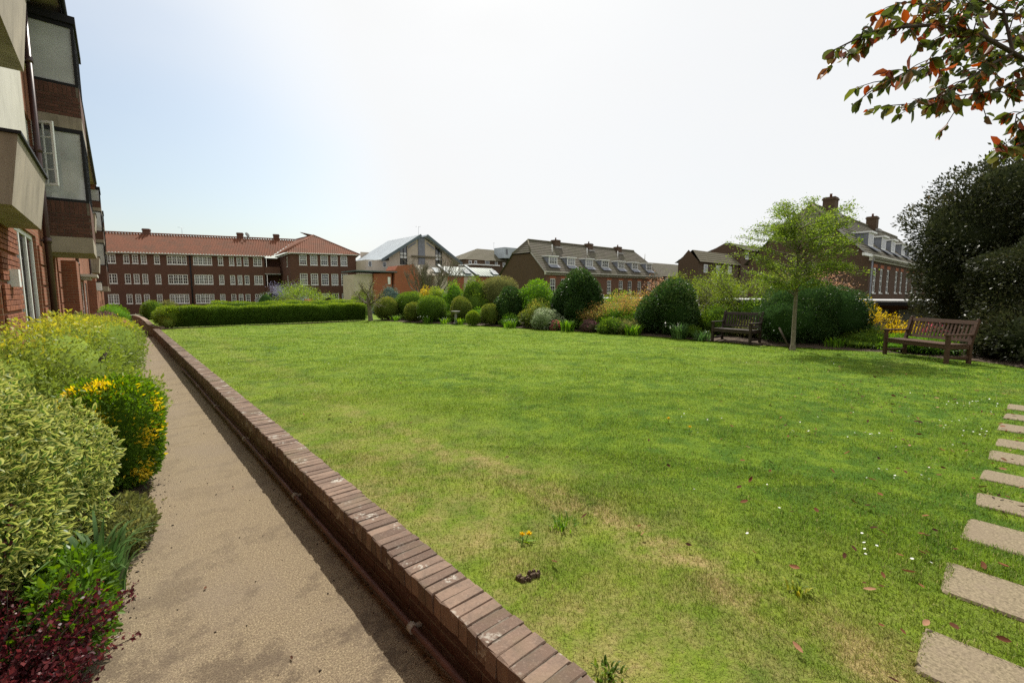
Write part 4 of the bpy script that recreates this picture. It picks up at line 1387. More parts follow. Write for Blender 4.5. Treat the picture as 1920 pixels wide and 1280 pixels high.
c = onr(24.0); mb = MB(); mb.tube([(c[0], c[1], 10.8), (c[0], c[1], 11.3)], .03, 5); mb.tube([(c[0] - .05, c[1] - .3, 11.3), (c[0], c[1] - .36, 11.34)], [.4, .38], 12); mb.build('satellite_dish', 'garage_grey', fb)
child_fix(fb)
# low white gate at the end of the path
gt = empty('white_gate', (1.6, 70, -1.7), 'small white painted gate at the far end of the path', 'gate')
mb = MB()
for x in (-.9, 0, .9): mb.box(x - .06, x + .06, -.05, .05, -.3, 1.2)
mb.build('post', 'white_paint', gt)
mb = MB(); mb.box(-.84, .84, -.03, .03, 1.0, 1.14); mb.box(-.84, -.065, -.028, .028, .2, .3); mb.build('rail', 'white_paint', gt)

# ------------------------------------------------------------------ gabled hall with the slate roof
ch = empty('hall', (38, 66, 0), 'modern cream gabled hall with big slate roof slopes and tall slit windows', 'building')
fh = Frame((26, 66), (50, 66), side=1); s_ = lambda x: x - 26
hw = [(33.94, 35.2), (40.33, 41.6)]
def gable_poly(xs, z0, zt):    # wall piece between x pairs with a sloped head
    m = MB()
    for (a, b) in xs:
        m.quad(fh.p(s_(a), z0), fh.p(s_(b), z0), fh.p(s_(b), zt(b)), fh.p(s_(a), zt(a)), uv=[(a, z0), (b, z0), (b, zt(b)), (a, zt(a))])
        m.quad(fh.p(s_(b), z0, -.3), fh.p(s_(a), z0, -.3), fh.p(s_(a), zt(a), -.3), fh.p(s_(b), zt(b), -.3))
    return m
zl = lambda x: 6.95 + (x - 30.9) * (10.9 - 6.95) / (37.3 - 30.9)
zr = lambda x: 7.0 + (44.8 - x) * (10.95 - 7.0) / (44.8 - 38.5)
zt = lambda x: min(zl(x), zr(x), 10.9) - .12
m = gable_poly([(32.1, 33.94), (35.2, 37.15), (38.35, 40.33), (41.6, 43.7)], 0, zt)
m.build('gable_wall', 'render_cream', ch)
m = gable_poly([(33.94, 35.2), (40.33, 41.6)], 0, lambda x: 6.4); m.build('wall', 'render_cream', ch)
m = MB(); fh.box(m, s_(37.16), s_(38.34), 0, 10.75, -.3, .12); m.build('duct_panel', 'lead', ch)
for a, b in hw:
    m = MB(); t = .06
    for x in (a, (a + b) / 2 - .03, b - .06): m.hexa([fh.p(s_(x), 6.4, -.1), fh.p(s_(x) + t, 6.4, -.1), fh.p(s_(x) + t, 6.4, .02), fh.p(s_(x), 6.4, .02), fh.p(s_(x), zt(x), -.1), fh.p(s_(x) + t, zt(x + t), -.1), fh.p(s_(x) + t, zt(x + t), .02), fh.p(s_(x), zt(x), .02)])
    fh.box(m, s_(a) + .06, s_(b) - .06, 7.85, 7.95, -.1, .015); fh.box(m, s_(a) + .06, s_(b) - .06, 7.35, 7.4, -.1, .015)
    w = m.build('window', 'black_metal', ch)
    m = MB(); m.quad(fh.p(s_(a), 6.4, -.06), fh.p(s_(b), 6.4, -.06), fh.p(s_(b), zt(b), -.06), fh.p(s_(a), zt(a), -.06)); m.build('pane', 'glass_dark', w)
    m = MB(); fh.box(m, s_(a) + .1, s_(b) - .1, 7.42, 8.3, -.058, -.05); m.build('blind', 'curtain', w)
# slanted strip windows near the top
for (x0, z0_, x1, z1_) in ((35.35, 9.1, 36.8, 10.0), (38.7, 10.1, 40.2, 9.15)):
    m = MB(); m.quad(fh.p(s_(x0), z0_ - .12, .01), fh.p(s_(x1), z1_ - .12, .01), fh.p(s_(x1), z1_ + .16, .01), fh.p(s_(x0), z0_ + .16, .01)); m.build('strip_window', 'glass_dark', ch)
# horizontal timber beam on the gable
m = MB(); fh.box(m, s_(35.85), s_(40.35), 7.72, 7.95, .13, .4); m.build('beam', 'bark_grey', ch)
# roofs with overhang; back runs away
def slab_roof(m, e, rg, y0, y1, th=.28, over=1.3):
    (ex, ez), (rx, rz) = e, rg
    up = Vector((-(rz - ez), 0, rx - ex)).normalized()
    if up.z < 0: up = -up
    c = [(ex, y0, ez), (ex, y1, ez), (rx, y1, rz), (rx, y0, rz)]
    d = [(a + up.x * th, b, c_ + up.z * th) for a, b, c_ in c]
    m.hexa(c + d)
m = MB(); slab_roof(m, (30.75, 6.8), (37.45, 11.0), 65.2, 77); m.build('roof', 'zinc', ch)
m = MB(); slab_roof(m, (44.95, 6.85), (38.25, 11.05), 65.2, 77); m.build('roof', 'zinc', ch)
for e, rg in (((30.7, 6.72), (37.45, 10.95)), ((45.0, 6.77), (38.25, 11.0))):
    m = MB(); slab_roof(m, e, rg, 65.1, 65.19, .42); m.build('verge_board', 'dark_fascia', ch)
m = MB()
for k in range(11):
    y = 66 + k; m.tube([(30.7, y, 7.08), (37.35, y, 11.28)], .02, 4)
m.build('seam', 'lead', ch)
m = MB(); m.box(32.2, 32.4, 66.01, 77, 0, 7.4); m.box(43.5, 43.7, 66.01, 77, 0, 7.4); m.box(32.2, 43.7, 76.8, 77, 0, 9); m.build('side_wall', 'render_cream', ch)
m = MB(); m.box(28.3, 32.15, 65.9, 70, 4.5, 6.9); m.build('porch_wall', 'render_cream', ch)
for x in (28.7, 31.0): 
    m = MB(); m.box(x, x + .55, 65.86, 65.89, 5.9, 6.75); w = m.build('window', 'white_paint', ch); m = MB(); m.box(x + .08, x + .47, 65.84, 65.858, 5.98, 6.67); m.build('pane', 'glass_dark', w)
aerial(37.6, 66.5, 11.2, 1.4, ch, .2)
child_fix(ch)
# lower brick wings with lean-to metal roofs
an = empty('brick_annexe', (38, 60, 0), 'low orange brick and cream annexe with green metal lean-to roofs in front of the hall', 'building')
fn = Frame((24, 60), (49, 60), side=1); n_ = lambda x: x - 24
def npoly(pts, mat, name, o=0.0, back=3.0):
    m = MB(); q = [fn.p(n_(x), z, o) for x, z in pts]; b = [fn.p(n_(x), z, o - back) for x, z in pts]
    m.quad(*q, uv=[(x, z) for x, z in pts])
    for k in range(len(q)):
        k2 = (k + 1) % len(q)
        m.quad(q[k2], q[k], b[k], b[k2])
    return m.build(name, mat, an)
npoly([(29.5, -.5), (36.6, -.5), (36.4, 2.0), (34.74, 3.5), (32.83, 6.12), (30.35, 5.8), (29.9, 5.2)], 'brick_orange', 'wall', .3)
npoly([(26.9, -.5), (29.49, -.5), (29.49, 4.75), (26.9, 4.62)], 'brick_orange', 'wall', 0, 5)
npoly([(24.3, -.5), (26.89, -.5), (26.89, 4.6), (24.3, 4.45)], 'render_cream', 'wall_panel', -.5, 4)
npoly([(36.5, -.5), (38.76, -.5), (38.76, 4.5), (36.5, 4.5)], 'render_cream', 'wall_panel')
npoly([(38.77, -.5), (41.85, -.5), (41.85, 4.55), (38.77, 4.55)], 'brick_orange', 'wall_panel')
npoly([(41.86, -.5), (44.17, -.5), (44.17, 4.6), (41.86, 4.6)], 'render_cream', 'wall_panel')
npoly([(44.18, -.5), (47.5, -.5), (47.5, 4.6), (44.18, 4.6)], 'brick_orange', 'wall_panel')
npoly([(47.51, -.5), (49.3, -.5), (49.3, 4.6), (47.51, 4.6)], 'render_cream', 'wall_panel')
def leanto(x0, x1, zf, zb, back, mat='green_metal'):
    m = MB(); y0 = 59.8; y1 = 60 + back
    m.hexa([(x0, y0, zf), (x1, y0, zf), (x1, y1, zb), (x0, y1, zb), (x0, y0, zf + .12), (x1, y0, zf + .12), (x1, y1, zb + .12), (x0, y1, zb + .12)])
    w = m.build('lean_to_roof', mat, an)
    m = MB(); x = x0 + .1
    while x < x1: m.tube([(x, y0, zf + .13), (x, y1, zb + .13)], .03, 4); x += .55
    m.build('seam', 'green_metal', w)
    return w
leanto(33.7, 38.6, 4.55, 6.25, 3.2, 'concrete_cream')
leanto(38.9, 43.9, 4.62, 6.1, 2.5)
leanto(44.3, 49.4, 4.68, 6.1, 2.5)
for x in (38.6, 44.0):
    m = MB(); m.hexa([(x, 59.5, 4.75), (x + .5, 59.5, 4.75), (x + .5, 63, 6.3), (x, 63, 6.3), (x, 59.5, 4.95), (x + .5, 59.5, 4.95), (x + .5, 63, 6.6), (x, 63, 6.6)]); m.build('parapet', 'dark_fascia', an)
for x in (36.7, 42.2, 47.9):
    m = MB(); m.hexa([(x, 60.1, 5.0), (x + 1.2, 60.1, 5.0), (x + 1.2, 61.2, 5.75), (x, 61.2, 5.75), (x, 60.05, 5.1), (x + 1.2, 60.05, 5.1), (x + 1.2, 61.15, 5.85), (x, 61.15, 5.85)]); w = m.build('skylight', 'dark_fascia', an)
    for q0 in (.08, .65):
        m = MB(); m.quad((x + q0, 60.1, 5.135), (x + q0 + .47, 60.1, 5.135), (x + q0 + .47, 61.1, 5.82), (x + q0, 61.1, 5.82)); m.build('pane', 'glass_pale', w)
m = MB(); m.box(24.3, 30.2, 59.6, 65, 4.85, 5.0); m.build('flat_roof', 'dark_fascia', an)
m = MB(); m.box(28.9, 29.3, 59.96, 59.99, 3.2, 4.2); m.build('window', 'white_paint', an)
child_fix(an)

# ------------------------------------------------------------------ house with hipped grey-brown roof behind
hs = empty('house', (58, 75, 0), 'two storey brick house with olive brown hipped roof and white windows behind the garden', 'building')
fh2 = Frame((51.2, 75), (66, 75), side=1); h_ = lambda x: x - 51.2
ww = [(h_(53.5), h_(54.3), 7.3, 8.5), (h_(54.9), h_(55.6), 7.3, 8.5), (h_(57.6), h_(58.8), 7.4, 8.7), (h_(60.2), h_(61.0), 7.3, 8.5), (h_(62.3), h_(63.1), 7.6, 8.5)]
wall(fh2, 1.6, 14, -.5, 8.7, ww, 'brick_brown', hs)
for h in ww: window(fh2, h, 1, 2, hs, fw=.12, gl='glass_dark')
m = MB(); m.box(52.8, 65.2, 75.3, 82, -.5, 8.6); m.build('inner_wall', 'brick_brown', hs)
m = MB(); roof_slope(m, [(52.3, 74.5, 8.65), (66, 74.5, 8.65), (66, 78.4, 11.3), (58.1, 78.4, 11.3)], 'flat', course=.5)
roof_slope(m, [(52.3, 82.4, 8.65), (52.3, 74.5, 8.65), (58.1, 78.4, 11.3)], 'flat', course=.5)
roof_slope(m, [(66, 82.4, 8.65), (52.3, 82.4, 8.65), (58.1, 78.4, 11.3), (66, 78.4, 11.3)], 'flat', course=.5)
m.build('roof', 'roof_olive', hs)
m = MB(); m.box(61.6, 65.5, 73.6, 77, 9.3, 11.5); d = m.build('dormer', 'zinc', hs)
m = MB(); m.box(62.0, 62.5, 73.56, 73.59, 10.0, 11.1); m.build('pane', 'glass_dark', d)
m = MB(); m.box(51.2, 57.5, 70.5, 74.9, -.5, 7.3); m.build('extension', 'brick_brown', hs)
m = MB(); m.box(51.0, 57.7, 70.3, 74.95, 7.302, 7.5); m.build('flat_roof', 'white_paint', hs)
aerial(61.5, 77, 11.3, 1.3, hs, .9)
child_fix(hs)

# ------------------------------------------------------------------ the two dormered terraces
def terrace(label, X0, X1, YF, depth, dorm_x, win_x, chim_x, seed, gdrop=0.0, vents=True, chz=(8.55, 9.45), wm='brick_terrace'):
    t = empty('terrace', (X0, YF, 0), label, 'houses')
    r = random.Random(seed)
    f = Frame((X0, YF), (X1, YF), side=1)
    eave, ridge, midy = 4.62, 8.98, YF + depth / 2
    hs_ = [(x - X0, x - X0 + .98, 1.92 if not sh else 2.6, 3.84) for x, sh in win_x]
    wall(f, 0, X1 - X0, -.2, eave, hs_, wm, t)
    for h in hs_: window(f, h, 2, 4, t, sash=True, fw=.10, bw=.035, curtain=r.choice([.5, None, 1.0]))
    # flat arches over the windows
    for h in hs_:
        m = MB(); f.box(m, h[0] - .12, h[1] + .12, 3.86, 4.12, .001, .012); m.build('arch', 'brick_orange', t)
    # half hipped gable end, solid end wall (faces -X)
    slope = (ridge - eave) / (depth / 2)
    hipz = 7.15; hy = (hipz - eave) / slope
    m = MB()
    for (x, sgn) in ((X0 - .004, 1), (X1 + .004, -1)):
        pts = [(x, YF + depth, -.2), (x, YF, -.2), (x, YF, eave), (x, YF + hy, hipz), (x, YF + depth - hy, hipz), (x, YF + depth, eave)]
        uv = [(p[1], p[2]) for p in pts]
        if sgn < 0: pts = pts[::-1]; uv = uv[::-1]
        m.quad(*pts, uv=uv)
        pts = [(p[0] + .3 * sgn, p[1], p[2] - .01) for p in pts][::-1]
        m.quad(*pts)
    m.box(X0 + .4, X1 - .4, YF + .4, YF + depth - .02, -.2, eave)
    m.build('gable_wall', 'brick_brown', t)
    hx = (ridge - hipz) / slope * .55
    m = MB(); o = .35; ez = eave + .12
    zo = ez - o * slope
    roof_slope(m, [(X0 - .2, YF - o, zo), (X1 + .2, YF - o, zo), (X1 + .2, YF + hy, hipz + .12), (X1 - hx, midy, ridge + .12), (X0 + hx, midy, ridge + .12), (X0 - .2, YF + hy, hipz + .12)], 'flat', course=.36)
    roof_slope(m, [(X1 + .2, YF + depth + o, zo), (X0 - .2, YF + depth + o, zo), (X0 - .2, YF + depth - hy, hipz + .12), (X0 + hx, midy, ridge + .12), (X1 - hx, midy, ridge + .12), (X1 + .2, YF + depth - hy, hipz + .12)], 'flat', course=.36)
    roof_slope(m, [(X0 - .2, YF + depth - hy, hipz + .12), (X0 - .2, YF + hy, hipz + .12), (X0 + hx, midy, ridge + .12)], 'flat', course=.36)
    rf = m.build('roof', 'roof_brown', t)
    m = MB(); m.tube([(X0 + hx, midy, ridge + .17), (X1 - hx, midy, ridge + .17)], .12, 6)
    for yy in (YF + hy, YF + depth - hy): m.tube([(X0 - .2, yy, hipz + .15), (X0 + hx, midy, ridge + .15)], .09, 6)
    m.build('ridge_tile', 'roof_olive', rf)
    m = MB(); f.box(m, -.25, X1 - X0 + .25, eave - .32, eave - .02, .01, .22); f.box(m, -.25, X1 - X0 + .25, eave - .018, eave + .10, .01, .38); m.build('cornice', 'cream_paint', t)
    # verge trim
    m = MB(); m.hexa([(X0 - .24, YF - o, zo - .12), (X0 - .2, YF - o, zo - .12), (X0 - .2, YF + hy, hipz + .0), (X0 - .24, YF + hy, hipz + .0), (X0 - .24, YF - o, zo + .05), (X0 - .2, YF - o, zo + .05), (X0 - .2, YF + hy, hipz + .2), (X0 - .24, YF + hy, hipz + .2)]); m.build('verge', 'concrete_grey', t)
    # dormers
    for x in dorm_x:
        w = 1.6; z0, z1 = 5.68, 6.72; y0 = YF + .85; yb = YF + (z1 + .1 - ez) / slope + .2
        fd = Frame((x - w / 2, y0), (x + w / 2, y0), side=1)
        m = MB(); m.box(x - w / 2 + .02, x + w / 2 - .02, y0 + .02, yb, z0 - .5, z1)
        d = m.build('dormer', 'lead', t)
        m = MB(); m.box(x - w / 2 - .12, x + w / 2 + .12, y0 - .2, yb, z1 + .002, z1 + .13); m.build('flat_roof', 'white_paint', d)
        m = MB(); fd.box(m, 0, w, z0 - .0, z1, -.02, .01); m.build('surround', 'white_paint', d)
        m = MB()
        for k in range(3 if not False else 2):
            a = .1 + k * (w - .2) / 3; fd.box(m, a + .05, a + (w - .2) / 3 - .05, z0 + .12, z1 - .1, .012, .02)
        pn = m.build('pane', 'glass_dark', d)
        m = MB()
        for k in range(3):
            a = .1 + k * (w - .2) / 3; c = a + (w - .2) / 6
            fd.box(m, c - .015, c + .015, z0 + .12, z1 - .1, .021, .03); fd.box(m, a + .05, a + (w - .2) / 3 - .05, (z0 + z1) / 2 - .015, (z0 + z1) / 2 + .015, .021, .031)
        m.build('glazing_bar', 'white_paint', d)
        m = MB(); m.hexa([(x - w / 2 - .15, y0 - .55, z0 - .42), (x + w / 2 + .15, y0 - .55, z0 - .42), (x + w / 2 + .15, y0 + .0, z0 - .02), (x - w / 2 - .15, y0 + .0, z0 - .02),
                                (x - w / 2 - .15, y0 - .55, z0 - .36), (x + w / 2 + .15, y0 - .55, z0 - .36), (x + w / 2 + .15, y0 + .0, z0 + .03), (x - w / 2 - .15, y0 + .0, z0 + .03)]); m.build('apron', 'lead', d)
    for x in chim_x:
        c = chimney(x, midy - .3, chz[0] - .4, chz[1], 1.0, .9, t, 'brick_brown', 1)
        m = MB(); m.box(x - .62, x + .62, midy - 1.05, midy - .76, chz[0] - .3, chz[0] - .05); m.build('flashing', 'concrete_grey', c)
    if vents:
        for x in [a + 1.9 for a in dorm_x[::2]]:
            m = MB(); yy = YF + 2.9; m.tube([(x, yy, ez + 2.9 * slope - .1), (x, yy, ez + 2.9 * slope + 1.05)], .06, 6); m.build('vent_pipe', 'white_paint', t)
    child_fix(t)
    return t
terrace('brick terrace with eight white dormers and three chimneys seen across the middle of the garden', 41.6, 68.3, 41.5, 9.0,
        [43.8, 47.35, 51.2, 54.8, 58.7, 62.35, 66.3, 67.9][:7] + [70.0][:0],
        [(42.42, 0), (44.5, 0), (50.2, 0), (54.25, 0), (57.1, 1), (59.4, 0), (61.95, 0), (64.65, 1), (66.8, 1)], [47.75, 55.0, 62.3], 4)
rt = terrace('brown brick terrace with row of dormers rising behind the small tree and right bench', 42.45, 78, 8.5, 8.6,
        [46.6, 51.2, 55.1, 59.9, 63.9, 68.5, 72.5], [(43.9, 0), (46.15, 0), (48.6, 0), (52, 0), (54.2, 0), (57, 0), (60, 0), (63, 0)], [47.2, 62.2], 6, vents=False, chz=(8.8, 10.1), wm='brick_darkbrown')
# white flue on the right terrace gable
m = MB(); m.tube([(42.3, 8.3, -.5), (42.3, 8.3, 4.54)], .05, 6); o = m.build('downpipe', 'lead', rt); o.matrix_parent_inverse = rt.matrix_basis.inverted()
m = MB(); m.box(39.9, 42.3, 8.3, 8.45, 4.55, 4.75)
o = m.build('gutter_outlet', 'white_paint', rt); o.matrix_parent_inverse = rt.matrix_basis.inverted()

# far small houses between the terraces
def small_house(label, X0, X1, Y0, Y1, eave, ridge, roofm, wallm, seed):
    t = empty('house', (X0, Y0, 0), label, 'building')
    m = MB(); m.box(X0, X1, Y0, Y1, -.5, eave); my = (Y0 + Y1) / 2
    m.quad((X0, Y1, eave), (X0, Y0, eave), (X0, my, ridge - .05)); m.quad((X1, Y0, eave), (X1, Y1, eave), (X1, my, ridge - .05))
    m.build('wall', wallm, t)
    m = MB(); roof_slope(m, [(X0 - .3, Y0 - .4, eave - .1), (X1 + .3, Y0 - .4, eave - .1), (X1 + .3, my, ridge), (X0 + 1.2, my, ridge)], 'flat', course=.5)
    roof_slope(m, [(X1 + .3, Y1 + .4, eave - .1), (X0 - .3, Y1 + .4, eave - .1), (X0 + 1.2, my, ridge), (X1 + .3, my, ridge)], 'flat', course=.5)
    m.build('roof', roofm, t)
    f = Frame((X0, Y0), (X1, Y0), side=1)
    for k in range(int((X1 - X0) / 4)):
        window(Frame((X0, Y0 - .12), (X1, Y0 - .12), side=1), (1.5 + k * 4, 2.7 + k * 4, eave - 1.6, eave - .4), 2, 2, t, reveal=.0 + .06, fw=.1, gl='glass_dark', sill=False)
    child_fix(t)
    return t
small_house('distant brick house with long olive tiled roof beyond the yellow green shrubs', 64.5, 78, 33, 36.2, 6.6, 8.4, 'roof_olive', 'brick_brown', 1)
small_house('tall plain brick gable house standing left of the small tree crown', 78.3, 90, 32.8, 38, 9.2, 10.5, 'roof_brown', 'brick_brown', 2)
sh = small_house('low distant house with grey roof and chimney beside the dormered terrace', 82, 100, 52, 60, 5.6, 8.6, 'roof_brown', 'brick_brown', 3)
# garages behind the border
gg = empty('garage_block', (23, 10, -.6), 'long low flat roofed garage block with grey doors behind the border shrubs', 'garage')
m = MB(); m.box(.2, 5, -9, 14, -.6, 2.08); m.build('wall', 'brick_dark', gg)
m = MB(); m.box(-.35, 5.2, -9.3, 14.3, 2.082, 2.2); m.build('flat_roof', 'roof_felt', gg)
m = MB(); m.box(-.36, -.351, -9.31, 14.31, 2.0, 2.14); m.build('fascia', 'black_metal', gg)
for k in range(9):
    y = -8.6 + k * 2.5
    m = MB(); m.box(.12, .19, y, y + 2.2, -.3, 1.85)
    d = m.build('garage_door', 'garage_grey', gg)
    m = MB()
    for q in range(5): m.box(.09, .118, y + .03, y + 2.17, -.2 + q * .4, .12 + q * .4)
    m.build('door_panel', 'garage_grey', d)
# ------------------------------------------------------------------ hedges
def hedge(label, x0, x1, y, depth, z, h, n, seed, tilt=0.0, mat='leaf_privet'):
    root = empty('hedge', ((x0 + x1) / 2, y, z), label, 'hedge', 'clipped hedges across the end of the lawn')
    rng = np.random.default_rng(seed)
    L_ = x1 - x0
    # sample on box shell, wavy
    A_f, A_t, A_b = L_ * h, L_ * depth, depth * h
    face = rng.choice(4, n, p=np.array([A_f * 1.3, A_t * 1.8, A_f * .3, A_b * 2]) / (A_f * 1.6 + A_t * 1.8 + A_b * 2))
    u = rng.random(n); v = rng.random(n)
    X_ = (u - .5) * L_
    wav = lambda x: .05 * np.sin(x * 1.9 + seed) + .035 * np.sin(x * 4.7 + 1) + .03 * np.sin(x * 0.7)
    P = np.zeros((n, 3)); O = np.zeros((n, 3))
    for k in range(4):
        i = face == k; m_ = i.sum()
        if k == 0: P[i] = np.stack([X_[i], -depth / 2 + wav(X_[i] * 1.3 + 2) + .06 * (1 - v[i]), .06 + v[i] * h * .96], 1); O[i] = (0, -1, .3)
        if k == 1: P[i] = np.stack([X_[i], (v[i] - .5) * depth, np.full(m_, h) - .08 * np.abs(v[i] - .5) ** 2 * 4], 1); O[i] = (0, 0, 1)
        if k == 2: P[i] = np.stack([X_[i], np.full(m_, depth / 2), v[i] * h], 1); O[i] = (0, 1, .3)
        if k == 3:
            s_ = np.where(u[i] < .5, -1, 1); P[i] = np.stack([s_ * L_ / 2, (rng.random(m_) - .5) * depth, v[i] * h], 1); O[i] = np.stack([s_, 0 * s_, .3 + 0 * s_], 1)
    P[:, 2] += wav(P[:, 0]) * .7 * (P[:, 2] / h)
    P += rng.normal(0, .022, (n, 3))
    # thin foot: the lowest leaves are sparse
    keep = (P[:, 2] > .16) | (rng.random(n) < .6)
    P, O = P[keep], O[keep]
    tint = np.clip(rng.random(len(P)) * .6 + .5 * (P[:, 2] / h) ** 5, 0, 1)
    parts = [leafV(P, O, rng, .055, .5, .9, 0, False, tint)]
    nx_ = int(L_ * 5)
    xs_ = np.linspace(-L_ / 2 + .06, L_ / 2 - .06, nx_)
    ring = [(-.72, .02), (-.82, .5), (-.80, .9), (0, .94), (.80, .9), (.82, .02)]
    V = []; F = []
    for x in xs_:
        for a, b in ring: V.append((x, a * depth / 2 + (wav(x * 1.3 + 2) if a < 0 else 0) + rng.normal(0, .012), b * h + wav(x) * .7 * b))
    k = len(ring)
    for i in range(len(xs_) - 1):
        for j in range(k): F.append((i * k + j, i * k + (j + 1) % k, (i + 1) * k + (j + 1) % k, (i + 1) * k + j))
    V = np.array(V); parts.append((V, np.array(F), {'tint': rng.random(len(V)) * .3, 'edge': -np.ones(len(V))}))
    V, F, A_ = cat(parts)
    link('foliage', mesh_np('foliage', V, F, A_, mat), root, kind='stuff')
    mb = MB(); x = -L_ / 2 + .15
    while x < L_ / 2:
        mb.tube([(x, 0, -.05), (x + rng.uniform(-.06, .06), rng.uniform(-.15, .05), .3)], [.016, .01], 4); x += rng.uniform(.12, .3)
    mb.build('stem', 'bark_dark', root)
hedge('clipped green hedge nearest the lawn running along its far edge', 1.7, 10.9, 25.85, .75, LZ, .93, 46000, 1)
hedge('second clipped hedge top showing just behind the front hedge', 3.9, 11.8, 29.2, .8, .28, 1.12, 16000, 2)

B = shrub
# ---- bushes beside the building
def gold_top(zc, w=.12, lo=.0, hi=.55):
    def fn(P, D, t, rng):
        k = np.clip((P[:, 2] - zc) / w, 0, 1)
        return np.clip(t * hi + lo + k * (1 - hi) * rng.random(len(t)) ** .4, 0, 1)
    return fn
def euon(P, D, t, rng):
    # yellow shoots in patches
    C = np.array([[-.28, -.15, .98], [-.05, -.2, 1.0], [.38, -.25, .8], [.42, -.1, .35], [.4, -.05, .5], [-.1, -.42, .75], [.25, -.4, .55], [.43, .0, .2], [-.35, -.2, .9], [.2, -.42, .2]])
    d = np.linalg.norm(P[:, None] - C[None], axis=2).min(1)
    return np.where(rng.random(len(t)) < np.clip(1.15 - d / .13, 0.02, .85), rng.uniform(.88, 1, len(t)), t * .82)

b_ = B('variegated_bush', 'big loose bush with cream edged pointed leaves, nearest on the left of the path', 'bush', -0.84, 4.3, 0, .66, 1.05, 1.42, 38000, .052, 'leaf_var', 21, fine=True, rough=.16, clump=.26, spread=2.0, up=.1, shell=.16, aspect=.40, core=.66, lobes=7)
# the leaves that show largest, one by one
fine1 = []
rng = np.random.default_rng(77)
for k in range(4):
    V, F, A_ = leafV(np.zeros((1, 3)), np.array([[1., 0, 0]]), np.random.default_rng(k), .065, .42, .05, 0, True, np.array([.5]), 0)
    fine1.append(mesh_np('leaf', V, F, A_, 'var_single'))
D_ = unit(rng.normal(0, 1, (1600, 3)))
nearfac = D_ @ unit(np.array([.45, -.75, .45]))
D_ = D_[nearfac > .55][:260]
Rr = np.array([.58, .98, .66]) * .96
for d in D_:
    p = d * Rr * (1 + rng.normal(0, .025)) + np.array([0, 0, .68])
    o = link('leaf', fine1[rng.integers(0, 4)], b_)
    o.location = p
    o.rotation_euler = (rng.uniform(-1, 1), rng.uniform(-1.1, .5), math.atan2(d[1], d[0]) + rng.normal(0, .7))
B('euonymus_bush', 'upright green bush with bright yellow shoots beside the path', 'bush', -0.12, 5.75, 0, .39, .5, 1.04, 15000, .042, 'leaf_euon', 22, fine=True, rough=.07, boxy=3.2, tintfn=euon, spread=1.0, shell=.09, low=-.95)
B('privet_bush', 'large rounded mass of small pale green leaves with dark gaps beneath', 'bush', -0.62, 8.3, 0, .92, 1.95, 1.50, 44000, .054, 'leaf_gold', 23, spread=1.6, lobes=9, rough=.08, boxy=2.4, shell=.14, clump=.25, tintfn=gold_top(1.15, .3, 0, .55), core=.68)
B('golden_bush', 'clipped bush with yellow gold top behind the pale green mass', 'bush', -0.46, 12.2, 0, .84, 1.9, 1.40, 20000, .042, 'leaf_gold', 24, rough=.05, boxy=3.2, tintfn=gold_top(1.05, .2, .05, .5))
B('golden_bush', 'narrow golden bush at the path edge beyond the clipped yellow top', 'bush', -0.1, 15.2, 0, .42, .8, 1.0, 5000, .045, 'leaf_gold', 25, tintfn=gold_top(.5, .3, .1, .5), rough=.1)
B('purple_shrub', 'reddish purple leaved shrub against the building near the white lanterns', 'bush', -0.4, 18.7, 0, .62, 1.3, 1.28, 7000, .05, 'leaf_heather', 26, rough=.14, shell=.14)
B('pink_shrub', 'small pale pink tinged shrub at the path edge below the purple shrub', 'bush', 0.05, 21.5, 0, .32, .8, .95, 3000, .05, 'leaf_blossom', 27, rough=.12)
B('green_dome_bush', 'small clipped light green dome farthest along the building', 'bush', -0.15, 26.5, 0, .6, 1.2, 1.4, 6000, .05, 'leaf_bright', 28, rough=.04)
B('low_bush', 'low olive bush under the ground floor windows behind the golden bush', 'bush', -0.8, 17.0, 0, .4, 1.3, 1.35, 4000, .05, 'leaf_olive', 29)
# berberis: thin arching twigs with dark red leaves
br_ = empty('berberis_bush', (-0.60, 2.72, 0), 'dark red leaved berberis bush in the bottom left corner', 'bush')
rg = np.random.default_rng(31); mbt = MB(); PP = []
for k in range(300):
    a = rg.uniform(0, 6.28); q = rg.uniform(0, .24)
    s0 = np.array([math.cos(a) * q, math.sin(a) * q * 1.6, 0]); ln = rg.uniform(.6, 1.65) * (.36 if math.cos(a) > .1 else 1)
    d = unit(np.array([math.cos(a) * rg.uniform(.1, .75 if math.cos(a) < 0 else .45), math.sin(a) * rg.uniform(.1, .9), 1.0])); pts = [s0]
    for i in range(6):
        d = unit(d + np.array([math.cos(a) * .09, math.sin(a) * .11, -.09]) + rg.normal(0, .06, 3)); pts.append(pts[-1] + d * ln / 6)
    mbt.tube(pts, [.005, .0045, .004, .0035, .003, .0025, .002], 3, cap=False)
    for i in range(1, 6):
        for m_ in range(rg.integers(20, 34)):
            f = rg.random(); p = pts[i] * (1 - f) + pts[i + 1] * f; PP.append(p + rg.normal(0, .012, 3))
PP = np.array(PP)
V, F, A_ = leafV(PP, rg.normal(0, 1, PP.shape), rg, .024, .62, .5, 0, False)
link('foliage', mesh_np('foliage', V, F, A_, 'leaf_berberis'), br_, kind='stuff')
mbt.build('stem', 'bark_dark', br_)
B('low_green_bush', 'loose green leafy undergrowth between the berberis and the path', 'bush', -0.30, 3.35, 0, .24, .5, .42, 6000, .05, 'leaf_euon', 33, fine=True, rough=.16, shell=.2, clump=.2, spread=2, lobes=5, tintfn=lambda P, D, t, r: t * .8)
straps('strap_plant', 'clump of long grey green arching leaves at the path edge', 'plant', -0.2, 3.6, 0.02, 80, .46, .026, 'leaf_strap', 34, .12)
straps('strap_plant', 'smaller strap leaved tuft by the path in front of the berberis', 'plant', -0.28, 2.95, 0.02, 26, .30, .02, 'leaf_strap', 35, .07)
